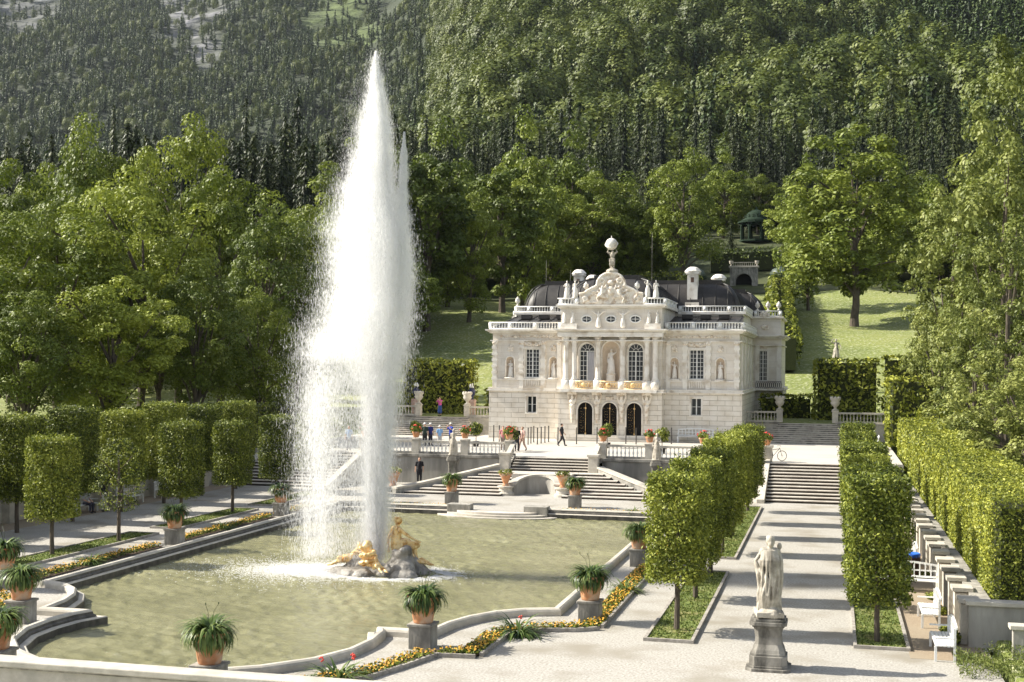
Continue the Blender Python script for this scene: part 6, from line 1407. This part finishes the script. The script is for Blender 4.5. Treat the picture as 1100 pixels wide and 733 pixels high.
# spruce belt behind the gardens
notable = [(955,352,72,62,2,'tall wide spruce standing out above the right belt'),(1012,350,84,64,0,'tall broad spruce near the upper right corner'),(610,345,95,52,1,'pointed spruce rising above the palace chimneys'),(664,350,112,50,0,'spruce standing above the right end of the roof statue hedge'),(262,262,98,50,2,'pair of dark spruces left of the jet, taller one'),(318,262,92,62,0,'broad dark spruce touching the top of the spray'),(120,268,108,44,1,'spruce with a thin top at the upper left'),(745,352,104,40,1,'slim spruce behind the bright round maple'),(805,345,150,40,0,'spruce with a bare pale stem behind the pavilion')]
for px, Y, yt, w_, k, lab in notable: tree(TC[k], px, Y, yt, w_, lab, 'spruces behind the gardens', 1)
occ = [(bx(p[0], p[1]), p[1]) for p in notable]; nb = 0
for _ in range(4000):
    if nb >= 265: break
    px = RT.uniform(-20, 1125); left = px < 430
    Y = RT.uniform(235, 300) if left else RT.uniform(300, 412)
    x = bx(px, Y)
    if any((x-a)**2+(Y-b)**2 < 4.4**2 for a, b in occ): continue
    if not left and 700 < px < 905 and Y < 338: continue
    occ.append((x, Y)); nb += 1
    H = RT.uniform(27, 37) if left else RT.uniform(24, 36); yt = None
    o_h = gz(x, Y)+H; s = TC[0]
    k = RT.randrange(3); src = TC[k]; sc = H/src['H']; dup(src, (x, Y, gz(x, Y)-1), RT.uniform(0,6.28), 'dark spruce in the dense belt behind the gardens', (sc*RT.uniform(.9,1.2),)*2+(sc,), 'dark spruces in the belt')
for k in range(60):
    px = -15+k*7.6+RT.uniform(-4, 4); Y = RT.uniform(225, 265); x = bx(px, Y); H = RT.uniform(31, 40); sc = H/30; dup(TC[k % 3], (x, Y, gz(x, Y)-1), RT.uniform(0,6.28), 'dark spruce of the band above the left broadleaf trees', (sc*RT.uniform(.95,1.25),)*2+(sc,), 'dark spruces in the left band')
nb = 0
for _ in range(4000):
    if nb >= 95: break
    px = RT.uniform(-20, 1125); left = px < 430; Y = RT.uniform(175, 250) if left else RT.uniform(272, 330)
    if not left and 690 < px < 910: continue
    x = bx(px, Y)
    if any((x-a)**2+(Y-b)**2 < 5.5**2 for a, b in occ): continue
    occ.append((x, Y)); nb += 1; src = TM[2 if RT.random() < .6 else RT.randrange(2)]; sc = RT.uniform(.6, .84); dup(src, (x, Y, gz(x, Y)-.4), RT.uniform(0,6.28), 'leafy tree filling the wood below the spruce belt', (sc*RT.uniform(1.0,1.35),)*2+(sc,), 'leafy trees below the spruce belt')
for k, nm in ((TB,0),(TM,0),(TR,0),(TC,0)): pass
# wild plants in the bottom right corner
n = 6000; a = RNG.random(n); b = RNG.random(n); P = np.stack([21.6+5*a, 36.4+2.6*b, .03+.55*RNG.random(n)*(.3+.7*np.sin(7*a+3*b)**2)],1); V, Fc = leaf_quads(P, .10, np.stack([RNG.normal(size=n),RNG.normal(size=n),.3*np.ones(n)],1), .7, .22); tag(link('wild_grass', np_mesh('wild_grass', V, Fc, l_grassy, RNG.random(n))), 'wild grass and herbs in the bottom right corner', 'grass', kind='stuff')
t = thing('herb_clump', 'leafy weeds at the foot of the right end wall', 'plant', (21.7, 41.0, 0)); V, Fc, T = leafball(.34, 420, .10, 5, .6); V[:,2] += .2; link('leaves', np_mesh('weed_leaves', V, Fc, l_linden, T), t)
for i, y in enumerate((42.5, 45.8, 48.6, 53.6)):
    tt = dup(t, (21.8, y, 0), i, 'low green shrub at the wall foot, %s from the front' % ['first','second','third','fourth'][i], (.8,.8,.7), 'low shrubs at the wall foot')

# far wooded mountainside: one mass
def far_broad(seed):
    g_ = np.random.default_rng(seed); n = 950; d = unit(g_.normal(size=(n,3))+[0,0,.25]); rr = 1+.22*np.sin(4*d[:,0]+seed)*np.cos(5*d[:,1]+seed)+.1*g_.normal(size=n); P = d*rr[:,None]*[5.2,5.2,7.0]+[0,0,9.0]; V, Fc = leaf_quads(P, .78*(.7+.6*g_.random(n)), d, .35, .8); T = .36+.28*g_.random(n)
    q = MB().ball((0,0,8.6), (4.2,4.2,5.8), 10); cv = np.array(q.v); cf = np.array([f if len(f) == 4 else (*f, f[-1]) for f in q.f]); return V, Fc, T
farcol = bpy.data.collections.new('far_tree_shapes')
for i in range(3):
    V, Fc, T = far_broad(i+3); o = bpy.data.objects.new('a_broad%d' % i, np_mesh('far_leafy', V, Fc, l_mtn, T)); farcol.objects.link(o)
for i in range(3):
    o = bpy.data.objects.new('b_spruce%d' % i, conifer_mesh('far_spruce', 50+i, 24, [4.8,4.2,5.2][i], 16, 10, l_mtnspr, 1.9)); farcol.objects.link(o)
pts = []; rot = []; scl = []; kind = []
g_ = np.random.default_rng(9)
def scatter(n, Y0, Y1, p0, p1):
    Y = np.sqrt(Y0**2+(Y1**2-Y0**2)*g_.random(n)); px = p0+(p1-p0)*g_.random(n); x = CAMX+Y*np.tan(np.arctan((px-550)/FPX)-TH); return x, Y, px
x, Y, px = scatter(34000, 405, 2450, -30, 1130); a = (x-CAMX)/Y; right = sstep(a, -.375, -.25)
keep = (right < .04) & ((Y < 560) | (Y > 1050)) | (right >= .04) & (Y < 1250+600*(right < .9))
keep &= ~((rocky(x, Y) > .25) & (g_.random(len(x)) < .8)) & ~((rocky(x, Y, True) > .25) & (g_.random(len(x)) < .8)); keep &= (g_.random(len(x)) < np.where(right > .5, 1, .62)); rockn = right
x, Y, right, rockn = x[keep], Y[keep], right[keep], rockn[keep]; Z = hz(x, Y)-.8
pb_ = np.where(right > .5, np.clip(.62-.0011*(px[keep]-650), .15, .85)+.3*np.sin(x*.02)*np.sin(Y*.015), .26); isb = g_.random(len(x)) < pb_  # shade on the right slope put in as a darker, spruce-heavier mix
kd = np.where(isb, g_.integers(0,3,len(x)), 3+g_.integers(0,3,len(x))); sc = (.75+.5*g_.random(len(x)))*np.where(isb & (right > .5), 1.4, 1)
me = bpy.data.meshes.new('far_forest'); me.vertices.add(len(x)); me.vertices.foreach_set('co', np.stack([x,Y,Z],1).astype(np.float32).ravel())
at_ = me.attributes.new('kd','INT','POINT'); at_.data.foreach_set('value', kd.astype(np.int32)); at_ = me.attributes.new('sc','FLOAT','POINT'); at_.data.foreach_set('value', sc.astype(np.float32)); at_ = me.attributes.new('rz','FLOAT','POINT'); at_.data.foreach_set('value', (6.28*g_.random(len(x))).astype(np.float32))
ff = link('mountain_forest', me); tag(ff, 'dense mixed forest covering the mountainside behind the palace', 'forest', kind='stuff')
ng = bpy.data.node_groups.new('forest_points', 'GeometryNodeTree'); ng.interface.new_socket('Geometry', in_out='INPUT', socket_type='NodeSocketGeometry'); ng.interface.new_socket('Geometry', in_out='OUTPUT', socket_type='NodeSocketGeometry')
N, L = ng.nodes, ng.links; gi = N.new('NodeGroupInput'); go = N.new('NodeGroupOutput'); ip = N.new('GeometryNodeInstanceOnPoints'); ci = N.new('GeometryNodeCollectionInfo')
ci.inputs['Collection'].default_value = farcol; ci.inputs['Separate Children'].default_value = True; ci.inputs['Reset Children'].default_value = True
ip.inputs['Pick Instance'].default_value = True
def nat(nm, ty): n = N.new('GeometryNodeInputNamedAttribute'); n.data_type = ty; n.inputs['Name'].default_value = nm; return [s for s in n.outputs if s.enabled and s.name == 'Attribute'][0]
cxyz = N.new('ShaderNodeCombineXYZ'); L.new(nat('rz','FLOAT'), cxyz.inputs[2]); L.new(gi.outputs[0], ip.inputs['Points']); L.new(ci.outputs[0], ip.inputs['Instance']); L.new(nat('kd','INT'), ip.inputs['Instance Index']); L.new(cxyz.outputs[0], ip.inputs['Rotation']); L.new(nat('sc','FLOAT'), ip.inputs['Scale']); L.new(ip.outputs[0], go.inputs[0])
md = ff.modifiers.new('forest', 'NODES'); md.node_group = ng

# ------------------------------------------------------------------ air, sky, sun
HAZE = True
if HAZE:
    m, N, L, out_ = nt('air'); v = N.new('ShaderNodeVolumePrincipled'); v.inputs['Color'].default_value = (.80,.88,1,1); v.inputs['Density'].default_value = .00002; v.inputs['Anisotropy'].default_value = .2; L.new(v.outputs[0], out_.inputs['Volume'])
    tag(MB().box(-2350, 1050, -40, 2650, -4, 940).build('haze', m), kind='stuff')
w = bpy.data.worlds.new('World'); scene.world = w; w.use_nodes = True; N = w.node_tree.nodes; L = w.node_tree.links; bg = N['Background']; sky = N.new('ShaderNodeTexSky'); sky.sky_type = 'NISHITA'; sky.sun_disc = False
EL, AZ = radians(38), radians(-94)          # azimuth from +Y, clockwise positive: the sun stands left of the view, a touch towards the viewer
sky.sun_elevation = EL; sky.sun_rotation = AZ; sky.air_density = 1; sky.dust_density = 1.5; hs = N.new('ShaderNodeHueSaturation'); hs.inputs['Saturation'].default_value = .5; L.new(sky.outputs[0], hs.inputs['Color']); L.new(hs.outputs[0], bg.inputs[0]); bg.inputs[1].default_value = .105
sun = bpy.data.lights.new('sun', 'SUN'); sun.energy = 5; sun.angle = radians(.5); sun.color = (1, .94, .82); so = bpy.data.objects.new('sun', sun); COL.objects.link(so); so.location = (-80, 40, 80)
dv = Vector((sin(AZ)*cos(EL), cos(AZ)*cos(EL), sin(EL))); so.rotation_euler = dv.to_track_quat('Z', 'Y').to_euler()
vs_ = scene.view_settings; vs_.view_transform = 'Standard'; vs_.look = 'None'; vs_.exposure = 1.05; vs_.gamma = 1; vs_.use_curve_mapping = False
scene.cycles.max_bounces = 10; scene.cycles.diffuse_bounces = 7; scene.cycles.transparent_max_bounces = 32; scene.cycles.volume_bounces = 0; scene.cycles.use_denoising = True
